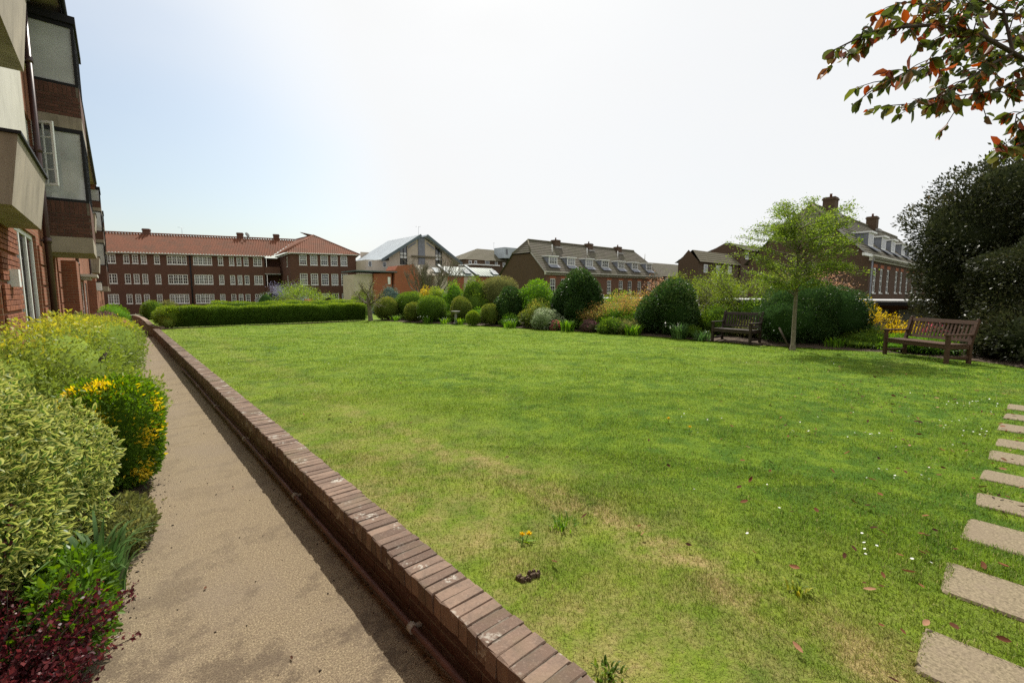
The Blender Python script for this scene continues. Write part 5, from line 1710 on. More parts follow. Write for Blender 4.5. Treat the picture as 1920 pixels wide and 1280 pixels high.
B('ground_cover', 'low straggly green ground cover between strap leaves and the yellow shoot bush', 'plant', -0.08, 4.5, 0, .2, .55, .22, 3500, .035, 'leaf_olive', 36, rough=.2, shell=.25, fine=True)

# tiny weeds and litter where the soil meets the concrete
rg = np.random.default_rng(812); PPw = []
for k in range(420):
    y_ = rg.uniform(1.6, 12); PPw.append((path_left(y_) + .03 + rg.normal(0, .035), y_, .006))
PPw = np.array(PPw); PPw = np.repeat(PPw, 5, 0) + rg.normal(0, .008, (420 * 5, 3)) * [1, 1, .3]
V, F, A_ = leafV(PPw, rg.normal(0, 1, PPw.shape) * [1, 1, .3], rg, .028, .35, .5, 0, False, None, .5)
link('edge_weeds', mesh_np('edge_weeds', V, F, A_, 'leaf_olive'), kind='stuff')
mb = MB(); r_ = random.Random(5)
for k in range(700):
    y_ = r_.uniform(1.2, 14) if k % 3 else r_.uniform(1.2, 6); side_ = r_.random()
    x_ = (path_left(y_) + .04 + abs(r_.gauss(0, .07))) if side_ < .5 else ((1.10 - abs(r_.gauss(0, .05))) if side_ < .85 else r_.uniform(path_left(y_), 1.1))
    s_ = r_.uniform(.002, .006); a_ = r_.uniform(0, 3); ca, sa = math.cos(a_) * s_ * r_.uniform(1, 2.5), math.sin(a_) * s_
    z_ = .0015
    mb.hexa([(x_ - ca, y_ - sa, z_), (x_ + sa, y_ - ca, z_), (x_ + ca, y_ + sa, z_), (x_ - sa, y_ + ca, z_), (x_ - ca * .6, y_ - sa * .6, z_ + s_), (x_ + sa * .6, y_ - ca * .6, z_ + s_), (x_ + ca * .6, y_ + sa * .6, z_ + s_), (x_ - sa * .6, y_ + ca * .6, z_ + s_)])
mb.build('grit', 'bark_dark', kind='stuff')

# ---- left end of the hedge and shrubs in front of the far block
B('yellow_green_bush', 'yellow green bush at the left end of the front hedge', 'bush', 1.75, 25.9, LZ - .03, .62, .6, 1.02, 5000, .06, 'leaf_yellow_green', 40, rough=.1, clump=.15)
B('golden_sprig_bush', 'small golden bush at the corner of the brick wall', 'bush', 1.62, 25.45, LZ - .03, .3, .25, .55, 1600, .05, 'leaf_gold', 41, rough=.15)
B('domed_bush', 'dark green domed bush left of the hedge near the far gate', 'bush', 1.95, 42.4, -.4, .75, .75, 1.8, 4000, .07, 'leaf_privet', 42, rough=.03)
B('domed_bush', 'brownish domed bush just right of the dark dome by the far gate', 'bush', 3.1, 45.5, -.5, .85, .8, 1.85, 3500, .07, 'leaf_olive', 43, rough=.05)
for k, (x, y, rx, h, mt, lb) in enumerate([(4.1, 34.5, 1.1, 1.0, 'leaf_bright', 'bright green low shrub behind left part of the hedge'),
                                   (6.6, 36.5, 1.2, 1.15, 'leaf_yellow_green', 'yellowish low shrub behind the middle of the hedge'),
                                   (5.2, 38.5, .8, 1.3, 'leaf_goldtop', 'gold tipped shrub in front of the wide far windows'),
                                   (9.4, 42.4, .95, 2.1, 'leaf_dark', 'dark green dome below the gallery recess'),
                                   (10.9, 40.5, .9, 1.5, 'leaf_olive', 'grey green low shrub left of the orange shrub'),
                                   (12.2, 40.0, .9, 1.5, 'leaf_orange', 'orange leaved shrub behind the hedge'),
                                   (13.4, 39.2, .75, 1.75, 'leaf_evergreen', 'brown green dome right of the orange shrub'),
                                   (13.8, 33.4, 1.0, 2.0, 'leaf_yellow_green', 'light olive dome behind the right end of the hedge'),
                                   (15.6, 32.2, 1.15, 2.55, 'leaf_bluegrey', 'blue grey shrub behind the hedge end'),
                                   (16.6, 39, 1.2, 2.6, 'leaf_olive', 'grey olive shrub below the right end of the far block'),
                                   (19.5, 40, 1.2, 2.6, 'leaf_dark', 'dark shrub below the brick annexe')]):
    B('shrub', lb, 'shrub', x, y, -.1, rx, rx, h, int(3200 * rx), .08, mt, 60 + k, lobes=5, rough=.14, clump=.2)
loose_tree('wisteria', 'blue purple flowering wisteria before the dark gallery recess', 'tree', 12.6, 49.2, -.6, 1.8, .08, 6, 1.5, 5000, .09, 'leaf_wisteria', 71, depth=2, cluster=.28)
loose_tree('leafy_tree', 'light green spreading tree in front of the far block wing', 'tree', 12.9, 42.5, -.3, 1.4, .09, 8, 1.55, 9000, .10, 'leaf_tree', 72, depth=2, cluster=.26, limb_up=.5)
loose_tree('bare_tree', 'leafless tree with upright grey branches in front of the hall', 'tree', 21.6, 37.0, -.3, 1.6, .22, 9, 2.0, 900, .05, 'leaf_olive', 73, depth=4, cluster=.05, limb_up=1.5, spread=.34, upb=.3, kids=(2, 4), nofol=False)
loose_tree('bare_tree', 'leafless tree crown showing over distant roofs in the middle right', 'tree', 63.5, 41.5 + 16, 0, 6.0, .25, 8, 2.6, 300, .08, 'leaf_olive', 74, depth=3, cluster=.05, limb_up=1.4, spread=.4, upb=.25)
# grey pollarded tree at the hedge end
loose_tree('pollarded_tree', 'small grey trunked pollarded tree at the right end of the hedge', 'tree', 10.75, 24.6, LZ, 1.35, .12, 7, .62, 1500, .06, 'leaf_olive', 75, depth=2, cluster=.12, limb_up=.5, lean=(-.1, 0))
mb = MB(); mb.box(-.9, .9, -.18, .18, .40, .46); mb.box(-.8, -.7, -.1, .1, -.1, .4); mb.box(.7, .8, -.1, .1, -.1, .4)
mb.build('stone_bench', 'concrete_cream', None, (13.7, 30.5, .75), label='pale stone bench slab behind the end of the hedge', cat='bench')

# ---- the long border, far to near
rows = [
 ('topiary_dome', 'gold brown topped clipped dome, leftmost of the border domes', 11.9, 24.9, .60, 1.27, 'leaf_goldtop', .045, 6000, .03, 0),
 ('topiary_dome', 'dark green clipped dome behind the gold brown domes', 13.2, 24.6, .78, 1.58, 'leaf_privet', .05, 7000, .04, 0),
 ('topiary_dome', 'small gold brown clipped dome between two larger green domes', 12.35, 22.6, .42, 1.05, 'leaf_goldtop', .045, 4000, .03, 0),
 ('topiary_dome', 'broad mid green clipped dome near the lawn edge', 12.85, 21.5, .68, 1.38, 'leaf_privet', .045, 7500, .04, 0),
 ('forsythia', 'small yellow forsythia poking up between clipped domes', 14.9, 25.7, .42, 1.85, 'leaf_forsythia', .06, 1600, .25, .2),
 ('leafy_shrub', 'bright yellow green shrub behind the broad clipped dome', 15.5, 25.4, .75, 1.95, 'leaf_yellow_green', .07, 4200, .18, .2),
 ('leafy_shrub', 'taller lime green shrub below the annexe roofs', 15.7, 23.6, .8, 2.1, 'leaf_bright', .07, 4500, .2, .2),
 ('topiary_dome', 'olive topped clipped dome with dark base beside the stone pedestal', 13.75, 20.0, .47, 1.35, 'leaf_goldtop', .045, 5000, .03, 0),
 ('evergreen_shrub', 'tall dark evergreen shrub with pale new tips', 15.3, 20.8, .85, 2.3, 'leaf_privet', .06, 8000, .1, .12),
 ('topiary_dome', 'large grey brown topped dome, tallest of the middle border', 16.5, 20.3, 1.12, 2.4, 'leaf_olive', .05, 12000, .03, 0),
 ('camellia', 'glossy dark camellia in front of the grey brown dome', 14.8, 17.2, .78, 1.85, 'leaf_dark', .075, 7000, .08, .1),
 ('topiary_dome', 'small gold topped dome low in front of the glossy camellia', 13.75, 17.5, .40, 1.03, 'leaf_goldtop', .04, 4500, .03, 0),
 ('box_ball', 'lime yellow clipped ball at the lawn edge', 13.0, 17.9, .30, .68, 'leaf_yellow_green', .035, 4500, .03, 0),
 ('bright_dome', 'bright green rounded shrub left of the big dark camellia', 15.5, 16.0, .85, 2.2, 'leaf_bright', .06, 9000, .06, .06),
 ('camellia', 'big dark domed camellia with glossy light top in mid border', 15.5, 13.3, 1.10, 2.43, 'leaf_dark', .08, 16000, .04, .05),
 ('low_shrub', 'low olive green spreading shrub beneath the bright green dome', 14.6, 14.9, .78, 1.2, 'leaf_goldtop', .06, 4000, .15, .2),
 ('variegated_shrub', 'cream and green variegated shrub at the lawn edge', 14.15, 14.0, .66, .9, 'leaf_varwhite', .05, 5500, .15, .2),
 ('heather', 'purple heather mound at the lawn edge', 14.3, 11.7, .36, .50, 'leaf_heather', .035, 3500, .1, .1),
 ('pink_flowers', 'patch of pink flowers in front of the dark camellia', 13.85, 13.2, .2, .42, 'leaf_pink', .04, 700, .2, .2),
 ('green_mound', 'leafy green mound under the orange maples', 15.5, 11.2, 1.05, 1.0, 'leaf_bright', .06, 6000, .18, .2),
 ('green_mound', 'small green mound at lawn edge left of the daylilies', 14.35, 10.75, .44, .58, 'leaf_privet', .045, 3500, .1, .1),
 ('holly', 'dark glossy holly dome with light speckled edge left of the far bench', 15.65, 8.95, 1.02, 2.08, 'leaf_dark', .065, 15000, .09, .1),
 ('dark_undergrowth', 'dark low bush behind the left end of the far bench', 16.4, 7.6, .7, 1.15, 'leaf_privet', .055, 5000, .12, .1),
 ('clipped_dome', 'very large dark clipped dome behind the small tree trunk', 16.3, 4.85, 1.38, 1.92, 'leaf_dark', .05, 24000, .04, .03),
 ('low_green_cover', 'low green ground cover below the yellow forsythia', 16.2, 3.15, .75, .45, 'leaf_privet', .04, 4500, .12, .15),
 ('low_green_cover', 'low mixed green plants behind the near bench', 15.9, 1.9, .8, .48, 'leaf_bright', .045, 5000, .18, .2),
 ('pink_flowers', 'upright pink flowers seen through the near bench back', 16.6, 1.85, .22, .72, 'leaf_pink', .05, 700, .3, .3),
 ('dark_undergrowth', 'dark shade bush filling under the big evergreen right of the bench', 15.75, -.2, 1.3, 1.4, 'leaf_evergreen', .07, 12000, .15, .15),
 ('dark_undergrowth', 'dark evergreen growth at the far right edge behind the lawn', 15.0, -2.4, 1.5, 2.4, 'leaf_evergreen', .07, 12000, .15, .15),
 ('background_shrub', 'green shrub filling between the holly and the garages', 18.6, 9.6, 1.0, 1.7, 'leaf_olive', .08, 4000, .15, .2),
 ('background_shrub', 'green shrub low behind the maples', 18.2, 13.2, 1.2, 1.5, 'leaf_yellow_green', .08, 4000, .15, .2),
 ('background_shrub', 'mid green shrub behind the big camellia', 18.5, 17.0, 1.2, 1.7, 'leaf_privet', .08, 4000, .15, .2),
 ('background_shrub', 'shadowy shrub behind the far bench', 17.6, 6.6, .9, 1.3, 'leaf_privet', .07, 4500, .15, .2),
]
for k, (nm, lb, x, y, rx, h, mt, sz, n, rg_, cl) in enumerate(rows):
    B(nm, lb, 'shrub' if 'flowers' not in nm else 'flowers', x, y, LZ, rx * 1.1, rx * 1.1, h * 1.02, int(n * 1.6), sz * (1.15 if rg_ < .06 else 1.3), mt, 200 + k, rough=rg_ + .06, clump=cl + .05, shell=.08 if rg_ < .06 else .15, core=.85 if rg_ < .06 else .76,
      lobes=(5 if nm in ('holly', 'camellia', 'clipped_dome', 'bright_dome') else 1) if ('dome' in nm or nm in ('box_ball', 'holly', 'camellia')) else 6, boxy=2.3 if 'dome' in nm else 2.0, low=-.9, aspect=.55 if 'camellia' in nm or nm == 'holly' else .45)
# dark filling between and under the domes
for k, (x, y, rx, h, lb) in enumerate([
    (12.9, 23.4, .7, .6, 'low green planting between the first two gold domes'), (13.6, 22.2, .7, .8, 'low green planting behind the broad green dome'),
    (14.2, 19.0, .7, .8, 'low green planting beside the lime ball and bird bath'), (13.5, 20.9, .6, .6, 'low green planting in front of the tall evergreen shrub'),
    (15.6, 18.6, .9, 1.2, 'dark green planting at the foot of the grey brown dome'), (14.0, 16.3, .5, .6, 'low green planting left of the variegated shrub'),
    (15.0, 12.4, .7, .6, 'low green planting between dark camellia and maples'), (14.8, 10.3, .6, .6, 'low green planting in front of the maples'),
    (16.9, 12.4, .8, 1.3, 'green planting behind the maples'), (16.9, 10.2, .9, 1.2, 'green planting between maples and holly'),
    (14.1, 25.2, .8, .9, 'low green planting behind the leftmost dome'), (16.6, 22.7, .9, 1.4, 'green planting left of the grey brown dome'),
    (15.1, 7.9, .5, .4, 'low leafy planting left of the far bench'), (16.2, 6.2, .6, .7, 'low dark planting behind the far bench'),
    (17.3, 3.9, .7, .7, 'low dark planting under the forsythia'), (16.9, 15.0, .8, 1.3, 'green planting between bright dome and dark camellia')]):
    B('border_planting', lb, 'shrub', x, y, LZ, rx, rx * 1.2, h, int(4200 * rx), .07, ['leaf_privet', 'leaf_olive', 'leaf_bright'][k % 3], 500 + k, lobes=6, rough=.22, clump=.25, shell=.2, core=.7)
# edge-of-lawn perennials
for k, (x, y, n_, ln, lb, fl) in enumerate([
    (13.35, 15.6, 90, .45, 'light green strap leaved clump below the glossy camellia', None),
    (13.85, 12.5, 130, .55, 'light green spiky clump beside the purple heather', None),
    (14.35, 9.75, 130, .5, 'bright green daylily clump right of the small mound', None),
    (14.5, 8.0, 110, .62, 'blue green iris leaves below the dark holly', ('petal_white', 6, .05)),
    (14.55, 7.2, 60, .4, 'grassy tuft left of the far bench', None),
    (13.0, 19.0, 60, .4, 'green tuft below the stone pedestal', None),
    (12.3, 21.0, 70, .42, 'leafy tuft with white flowers below the broad dome', ('petal_white', 8, .05)),
    (11.8, 23.6, 70, .4, 'green tuft below the leftmost gold dome', None),
    (12.7, 19.9, 60, .35, 'short green tuft at the border edge', None),
    (15.6, 5.2, 90, .45, 'green tuft at the foot of the large clipped dome', None),
    (15.3, 3.7, 80, .35, 'low green tuft right of the tree trunk', None),
    (14.5, 10.2, 40, .35, 'small dark green tuft between mound and daylilies', None)]):
    straps('strap_plant', lb, 'plant', x, y, LZ, n_, ln, .03, 'leaf_strap' if k in (3, 4) else 'leaf_bright', 300 + k, .28, flowers=fl)
# stone pedestal (bird bath) in the border
sb = empty('bird_bath', (13.0, 19.4, LZ), 'small pale stone bird bath among the clipped domes', 'bird bath')
mb = MB(); mb.tube([(0, 0, 0), (0, 0, .06), (0, 0, .08), (0, 0, .5), (0, 0, .55)], [.14, .13, .07, .06, .10], 10); mb.build('pedestal', 'concrete_grey', sb)
mb = MB(); mb.tube([(0, 0, .552), (0, 0, .62), (0, 0, .66)], [.13, .21, .22], 14); mb.build('bowl', 'concrete_grey', sb)
# small ornamental trees
loose_tree('maple', 'small orange tinted japanese maple left of the pair', 'tree', 15.1, 11.9, LZ, .45, .04, 7, .62, 4200, .055, 'leaf_maple', 81, depth=2, cluster=.13, limb_up=.7)
loose_tree('maple', 'taller orange and green japanese maple beside the dark holly', 'tree', 15.9, 10.9, LZ, .6, .045, 8, .72, 5200, .055, 'leaf_maple', 82, depth=2, cluster=.14, limb_up=.8)
loose_tree('cherry', 'cherry with salmon pink blossom behind the dark holly', 'tree', 20.4, 12.3, .2, 1.5, .07, 6, .75, 1600, .07, 'leaf_blossom', 83, depth=2, cluster=.15)
loose_tree('cherry', 'cherry with salmon pink blossom behind the small tree crown', 'tree', 20.6, 5.9, .2, 1.6, .08, 8, .8, 1900, .07, 'leaf_blossom', 84, depth=2, cluster=.2, limb_up=.5)
loose_tree('leafy_tree', 'yellow green loose shrub tree left of the pair behind the far bench', 'tree', 17.0, 8.6, LZ, .9, .06, 8, .95, 6500, .06, 'leaf_yellow_green', 85, depth=3, cluster=.14, limb_up=.8, kids=(1, 3))
loose_tree('leafy_tree', 'yellow green loose shrub tree directly behind the far bench', 'tree', 18.0, 7.5, LZ, .9, .07, 9, 1.1, 8500, .06, 'leaf_yellow_green', 86, depth=3, cluster=.15, limb_up=.75, kids=(1, 3))
loose_tree('leafy_tree', 'light green low tree between the far bench shrubs and the clipped dome', 'tree', 17.8, 5.9, LZ, 1.0, .06, 8, .75, 5500, .06, 'leaf_tree', 87, depth=2, cluster=.17, limb_up=.7)
loose_tree('forsythia', 'yellow flowering forsythia between the clipped dome and near bench', 'shrub', 17.7, 3.6, LZ, .2, .04, 9, .62, 3000, .05, 'leaf_forsythia', 88, depth=2, cluster=.09, limb_up=1.5, spread=.35, bark='bark_dark')
loose_tree('forsythia', 'low yellow flowering forsythia right behind the near bench', 'shrub', 17.4, 2.6, LZ, .2, .04, 8, .4, 1700, .05, 'leaf_forsythia', 89, depth=2, cluster=.09, limb_up=1.2, spread=.35, bark='bark_dark')
# the slender lawn tree, tiered crown
tr = empty('slender_tree', (13.88, 4.32, LZ), 'slender young tree with tiered light green crown standing on the lawn', 'tree')
rg = np.random.default_rng(91); mb = MB()
tp = [(0, 0, -.1), (0, 0, .02), (.01, 0, .15), (.02, .01, .9), (.0, .0, 1.8), (.03, .02, 2.8), (.05, .0, 3.8)]
mb.tube(tp, [.11, .085, .058, .05, .043, .03, .012], 8); mb.build('trunk', 'bark_grey', tr)
mb = MB(); tips = []
for k in range(62):
    z = rg.uniform(1.4, 3.6); a = rg.uniform(0, 6.28)
    f = (z - 1.3) / 2.5
    ln = (1.62 * (1 - abs(f - .45) ** 1.5 * 1.15)) * rg.uniform(.55, 1.0)
    pts = [np.array([0.02, 0.01, z])]; d = unit(np.array([math.cos(a), math.sin(a), rg.uniform(.5, 1.25)]))
    for i in range(7):
        d = unit(d + np.array([0, 0, -.075]) + rg.normal(0, .07, 3)); pts.append(pts[-1] + d * ln / 7)
        if i >= 2:
            for s_ in range(3):
                b2 = unit(np.cross(d, [0, 0, 1]) * rg.choice([-1, 1]) + d * .8 + rg.normal(0, .25, 3) * [1, 1, .35]); l2 = ln * rg.uniform(.12, .3)
                q1 = pts[-1] + b2 * l2; mb.tube([pts[-1], q1], [.006, .002], 3, cap=False)
                for t in (.25, .5, .75, 1.0): tips.append(pts[-1] * (1 - t) + q1 * t)
    mb.tube(pts, [.02, .017, .014, .012, .01, .008, .006, .003], 4, cap=False); tips += pts[4:]
mb.build('limb', 'bark_grey', tr)
T = np.array(tips); idx = rg.integers(0, len(T), 24000)
P_ = T[idx] + rg.normal(0, 1, (24000, 3)) * [.065, .065, .045]
V, F, A_ = leafV(P_, rg.normal(0, 1, P_.shape) * [1, 1, .5], rg, .052, .5, .5, 0, False, rg.random(len(T))[idx] * .4 + rg.random(24000) * .6)
link('crown', mesh_np('crown', V, F, A_, 'leaf_tree'), tr, kind='stuff')
mb = MB(); mb.tube([(0, 0, .0), (.05, .32, .58)], [.028, .022], 6); mb.build('leaning_stake', 'bark_dark', None, (13.98, 4.42, LZ), label='short leaning wooden stake at the foot of the slender tree', cat='stake')
# roots flare of fallen twigs at trunk foot
# ---- big evergreens at the right
def big_crown(name, label, x, y, z, layers, n, size, mat, seed, trunk):
    root = empty(name, (x, y, z), label, 'tree'); rng = np.random.default_rng(seed); parts = []
    for (cx, cy, cz, rx, ry, rz, w) in layers:
        m_ = int(n * w)
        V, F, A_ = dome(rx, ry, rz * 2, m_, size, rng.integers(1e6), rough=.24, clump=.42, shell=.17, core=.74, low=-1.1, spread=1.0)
        V = V + np.array([cx, cy, cz - rz]); parts.append((V, F, A_))
    V, F, A_ = cat(parts)
    link('crown', mesh_np('crown', V, F, A_, mat), root, kind='stuff')
    mb = MB(); mb.tube([(0, 0, -.1), (0, 0, .1), (.05, .1, trunk * .5), (.1, 0, trunk)], [.28, .2, .16, .1], 8)
    for k in range(5):
        a = k * 1.3; mb.tube([(.05, .05, trunk * .5), (math.cos(a) * 1.0, math.sin(a) * 1.0, trunk * .85)], [.1, .03], 5)
    mb.build('trunk', 'bark_dark', root)
    return root
big_crown('evergreen_tree', 'tall dark evergreen tree towering behind the near bench', 18.9, .2, LZ,
          [(0, 0, 4.1, 1.9, 2.0, 1.35, .22), (-.4, 1.0, 3.2, 1.6, 1.5, 1.2, .18), (.5, -1.3, 3.7, 1.9, 1.9, 1.7, .2), (-.3, 1.35, 2.0, 1.2, 1.1, 1.1, .1), (.0, -.3, 2.3, 2.0, 2.0, 1.2, .15), (0, .6, 1.0, 1.4, 1.4, 1.0, .06), (1, -3.2, 3.2, 2.0, 2.0, 2.6, .15)], 88000, .095, 'leaf_evergreen', 401, 4.2)
big_crown('evergreen_tree', 'lower layered evergreen with drooping branches right of the near bench', 16.5, -.35, LZ,
          [(-.1, .1, 2.35, 1.35, 1.35, .62, .25), (-.5, -.6, 1.95, 1.3, 1.4, .6, .2), (.5, .75, 1.75, 1.0, 1.0, .7, .16), (.4, -1.6, 2.3, 1.5, 1.4, .8, .2), (.1, .3, 1.2, 1.2, 1.2, .75, .12), (.0, -1.2, .9, 1.1, 1.2, .9, .1), (-.4, .1, .7, 1.1, 1.3, .7, .1)], 70000, .07, 'leaf_evergreen', 402, 2.3)

# ------------------------------------------------------------------ benches
def bench(label, fl, fr_, L_, nsl, mat, seed):
    fl = Vector((*fl, 0)); fr_ = Vector((*fr_, 0)); u = (fr_ - fl).normalized(); back = Vector((-u.y, u.x, 0))
    if back.x < 0: back = -back
    # local x along the bench, local y towards the back
    ang = math.atan2(u.y, u.x)
    root = empty('garden_bench', (fl.x, fl.y, LZ - .01), label, 'bench', 'wooden garden benches')
    sy = 1 if Vector((math.cos(ang + math.pi / 2), math.sin(ang + math.pi / 2), 0)).dot(back) > 0 else -1
    root.rotation_euler = (0, 0, ang)
    def P(m, x0, x1, y0, y1, z0, z1):
        ya, yb = sorted((y0 * sy, y1 * sy)); m.box(x0, x1, ya, yb, z0, z1)
    def bar(name, x0, x1, y0, y1, z0, z1):
        m = MB(); P(m, x0, x1, y0, y1, z0, z1); return m.build(name, mat, root)
    D = .52; lean = .13
    for x in (0, L_ - .065):
        bar('leg', x, x + .065, 0, .065, 0, .62)
        m = MB()   # back leg, kinked backwards above the seat
        for (za, zb, ya, yb) in ((0, .43, D, D), (.43, .96, D, D + lean)):
            a, b = sorted((ya * sy, (ya + .06) * sy)); c, d = sorted((yb * sy, (yb + .06) * sy))
            m.hexa([(x, a, za), (x + .065, a, za), (x + .065, b, za), (x, b, za), (x, c, zb), (x + .065, c, zb), (x + .065, d, zb), (x, d, zb)])
        m.tube([(x + .032, (D + lean + .03) * sy, .955), (x + .032, (D + lean + .03) * sy, .985)], [.035, .022], 8)
        m.build('leg', mat, root)
        bar('armrest', x - .01, x + .075, -.03, D + .06, .622, .655)
        bar('stretcher', x + .015, x + .05, .066, D - .001, .11, .165)
        bar('side_rail', x + .015, x + .05, .066, D - .001, .33, .40)
    bar('front_rail', .066, L_ - .066, .012, .05, .33, .41)
    bar('back_rail', .066, L_ - .066, D + .01, D + .045, .33, .41)
    for k in range(6):
        bar('seat_slat', .03, L_ - .03, .0 + k * .084, .07 + k * .084, .412 + (0 if k else 0), .434)
    def yb(z): return D + lean * max(0, (z - .43)) / .53
    for z0, z1, nm in ((.485, .54, 'lower_back_rail'), (.865, .945, 'top_rail')):
        m = MB(); a, b = sorted(((yb(z0) + .01) * sy, (yb(z0) + .05) * sy)); c, d = sorted(((yb(z1) + .01) * sy, (yb(z1) + .05) * sy))
        m.hexa([(.066, a, z0), (L_ - .066, a, z0), (L_ - .066, b, z0), (.066, b, z0), (.066, c, z1), (L_ - .066, c, z1), (L_ - .066, d, z1), (.066, d, z1)])
        m.build(nm, mat, root)
    for k in range(nsl):
        x = .066 + (L_ - .132) * (k + .5) / nsl; hw = .022
        m = MB(); z0, z1 = .541, .864
        a, b = sorted(((yb(z0) + .02) * sy, (yb(z0) + .038) * sy)); c, d = sorted(((yb(z1) + .02) * sy, (yb(z1) + .038) * sy))
        m.hexa([(x - hw, a, z0), (x + hw, a, z0), (x + hw, b, z0), (x - hw, b, z0), (x - hw, c, z1), (x + hw, c, z1), (x + hw, d, z1), (x - hw, d, z1)])
        m.build('back_slat', mat, root)
    return root
bench('reddish brown wooden garden bench nearest on the right before the evergreens', (14.58, 2.51), (13.6, 1.26), 1.62, 17, 'bench_wood', 1)
bench('darker wooden garden bench farther off, left of the slender tree', (14.54, 6.91), (14.34, 5.63), 1.32, 13, 'bench_wood_dark', 2)

# ------------------------------------------------------------------ overhanging branch, top right
ob = empty('overhanging_tree', (8.3, -1.9, LZ), 'tree whose leafy branches with bronze and green leaves hang into the top right corner', 'tree')
OX = np.array([8.3, -1.9, LZ])
br = [[(6.25, 0.03, 3.67), (5.8, 0.31, 3.85), (5.43, 0.51, 3.96), (5.07, 0.7, 3.97), (4.71, 0.86, 3.89), (4.48, 0.98, 3.83), (4.29, 1.06, 3.73), (4.11, 1.14, 3.63)],
      [(5.43, 0.51, 3.96), (5.15, 0.6, 3.76), (4.84, 0.71, 3.61), (4.55, 0.81, 3.48), (4.36, 0.89, 3.38)],
      [(5.8, 0.31, 3.85), (5.48, 0.43, 3.69), (5.2, 0.52, 3.53), (4.99, 0.62, 3.39), (4.7, 0.79, 3.3)],
      [(6.25, 0.03, 3.67), (5.86, 0.23, 3.63), (5.5, 0.39, 3.49), (5.16, 0.54, 3.41), (4.82, 0.68, 3.28)],
      [(5.8, 0.31, 3.85), (5.91, 0.4, 4.26), (5.71, 0.59, 4.38), (5.29, 0.8, 4.25), (4.96, 0.96, 4.21)],
      [(6.07, -0.0, 3.27), (5.73, 0.13, 3.1), (5.46, 0.22, 3.01), (5.26, 0.32, 2.97)],
      [(6.08, 0.02, 3.49), (5.74, 0.17, 3.36), (5.56, 0.24, 3.28), (5.46, 0.24, 3.16)],
      [(6.28, 0.06, 4.08), (6.24, 0.26, 4.28), (6.14, 0.49, 4.36), (5.74, 0.69, 4.28), (5.49, 0.9, 4.28)],
      [(6.27, 0.05, 3.9), (6.45, 0.18, 4.1), (6.35, 0.41, 4.18), (6.04, 0.67, 4.11)]]
hub = np.array([7.3, -.9, 3.4])
rg = np.random.default_rng(55)
mb = MB()
mb.tube([(0, 0, -.1), (0, 0, .1), (-.1, .1, 1.2), (-.2, .2, 2.2), tuple(np.array([7.9, -1.5, 2.9]) - OX), tuple(hub - OX)], [.2, .15, .12, .11, .08, .055], 10)
mb.build('trunk', 'bark_dark', ob)
mb = MB(); tw = []
starts = {0: 1, 3: 1, 5: 1, 6: 1, 7: 1, 8: 1}
for bi, p in enumerate(br):
    p = [np.array(q) for q in p]
    if bi in starts: p = [hub] + p
    r0 = .024 if bi in (0, 7) else .013
    mb.tube([tuple(q - OX) for q in p], [r0 * (1 - .82 * i / (len(p) - 1)) for i in range(len(p))], 6, cap=False)
    pr_ = p[1:] if bi in starts else p
    for i in range(len(pr_) - 1):
        a, b = pr_[i], pr_[i + 1]; ln = np.linalg.norm(b - a)
        nt_ = max(2, int(ln / .075))
        for k in range(nt_):
            s0 = a + (b - a) * (k + rg.random()) / nt_
            tl = rg.uniform(.08, .24) * (1.25 if bi not in (5, 6) else .7)
            d = unit((b - a) / ln * .8 + rg.normal(0, .65, 3) * [1, 1, .8] + [0, 0, -.10])
            e = s0 + d * tl
            mb.tube([tuple(s0 - OX), tuple((s0 + e) / 2 - OX + [0, 0, .01]), tuple(e - OX)], [.005, .004, .0025], 4, cap=False)
            tw.append((s0, e))
    tw.append((pr_[-2], pr_[-1]))
    # loop of light twigs
mb.build('limb', 'bark_dark', ob)
bl = []
for k in range(5):
    r_ = np.random.default_rng(600 + k)
    asp = .44 + .04 * k
    x = np.array([0, .12, .35, .62, .85, 1.0]); w = np.array([0, .55, .95, 1.0, .6, 0]) * asp / 2
    V = []; F = []
    for xx, ww in zip(x, w):
        z = -.16 * xx ** 2 + r_.normal(0, .01)
        V += [(xx, -ww, z + ww * .35), (xx, 0, z), (xx, ww, z + ww * .35)]
    for i in range(5):
        F += [(3 * i, 3 * i + 1, 3 * i + 4, 3 * i + 3), (3 * i + 1, 3 * i + 2, 3 * i + 5, 3 * i + 4)]
    V = np.array(V) * .092
    bl.append(mesh_np('leaf', V, np.array(F), {'tint': np.full(len(V), .5)}, 'branch_single', True))
sprig = []
for s0, e in tw:
    for m_ in range(rg.integers(7, 12)):
        f = 1 - rg.random() ** 1.6 * .9
        p = s0 + (e - s0) * f
        d = unit((e - s0) / (np.linalg.norm(e - s0) + 1e-9) * .5 + rg.normal(0, .55, 3) + [0, 0, -.75])
        sprig.append((p, d))
def cam_depth_ok(p):
    v = p - np.array([0, 0, 1.85]); z_ = v @ np.array([.6510, .7522, -.1038]); x_ = v @ np.array([.7563, -.6543, 0]); y_ = v @ np.array([.0679, .0785, .9946])
    return x_ / z_ < 1.13 and y_ / z_ < .76
vis = [q for q in sprig if cam_depth_ok(q[0])]; rest = [q for q in sprig if not cam_depth_ok(q[0])]
random.Random(4).shuffle(vis)
for p, d in vis[:300]:
    o = link('leaf', bl[rg.integers(0, 5)], ob)
    o.location = p - OX
    up_ = unit(np.cross(d, rg.normal(0, 1, 3)))
    M = Matrix((tuple(d), tuple(up_), tuple(np.cross(d, up_)))).transposed()
    o.rotation_euler = M.to_euler(); s_ = rg.uniform(.7, 1.2); o.scale = (s_, s_, s_)
rest = vis[300:] + rest
PP = np.array([q[0] for q in rest]) - OX; DD = np.array([q[1] for q in rest])
V, F, A_ = leafV(PP, DD * 3, rg, .088, .5, .3, .2, True)
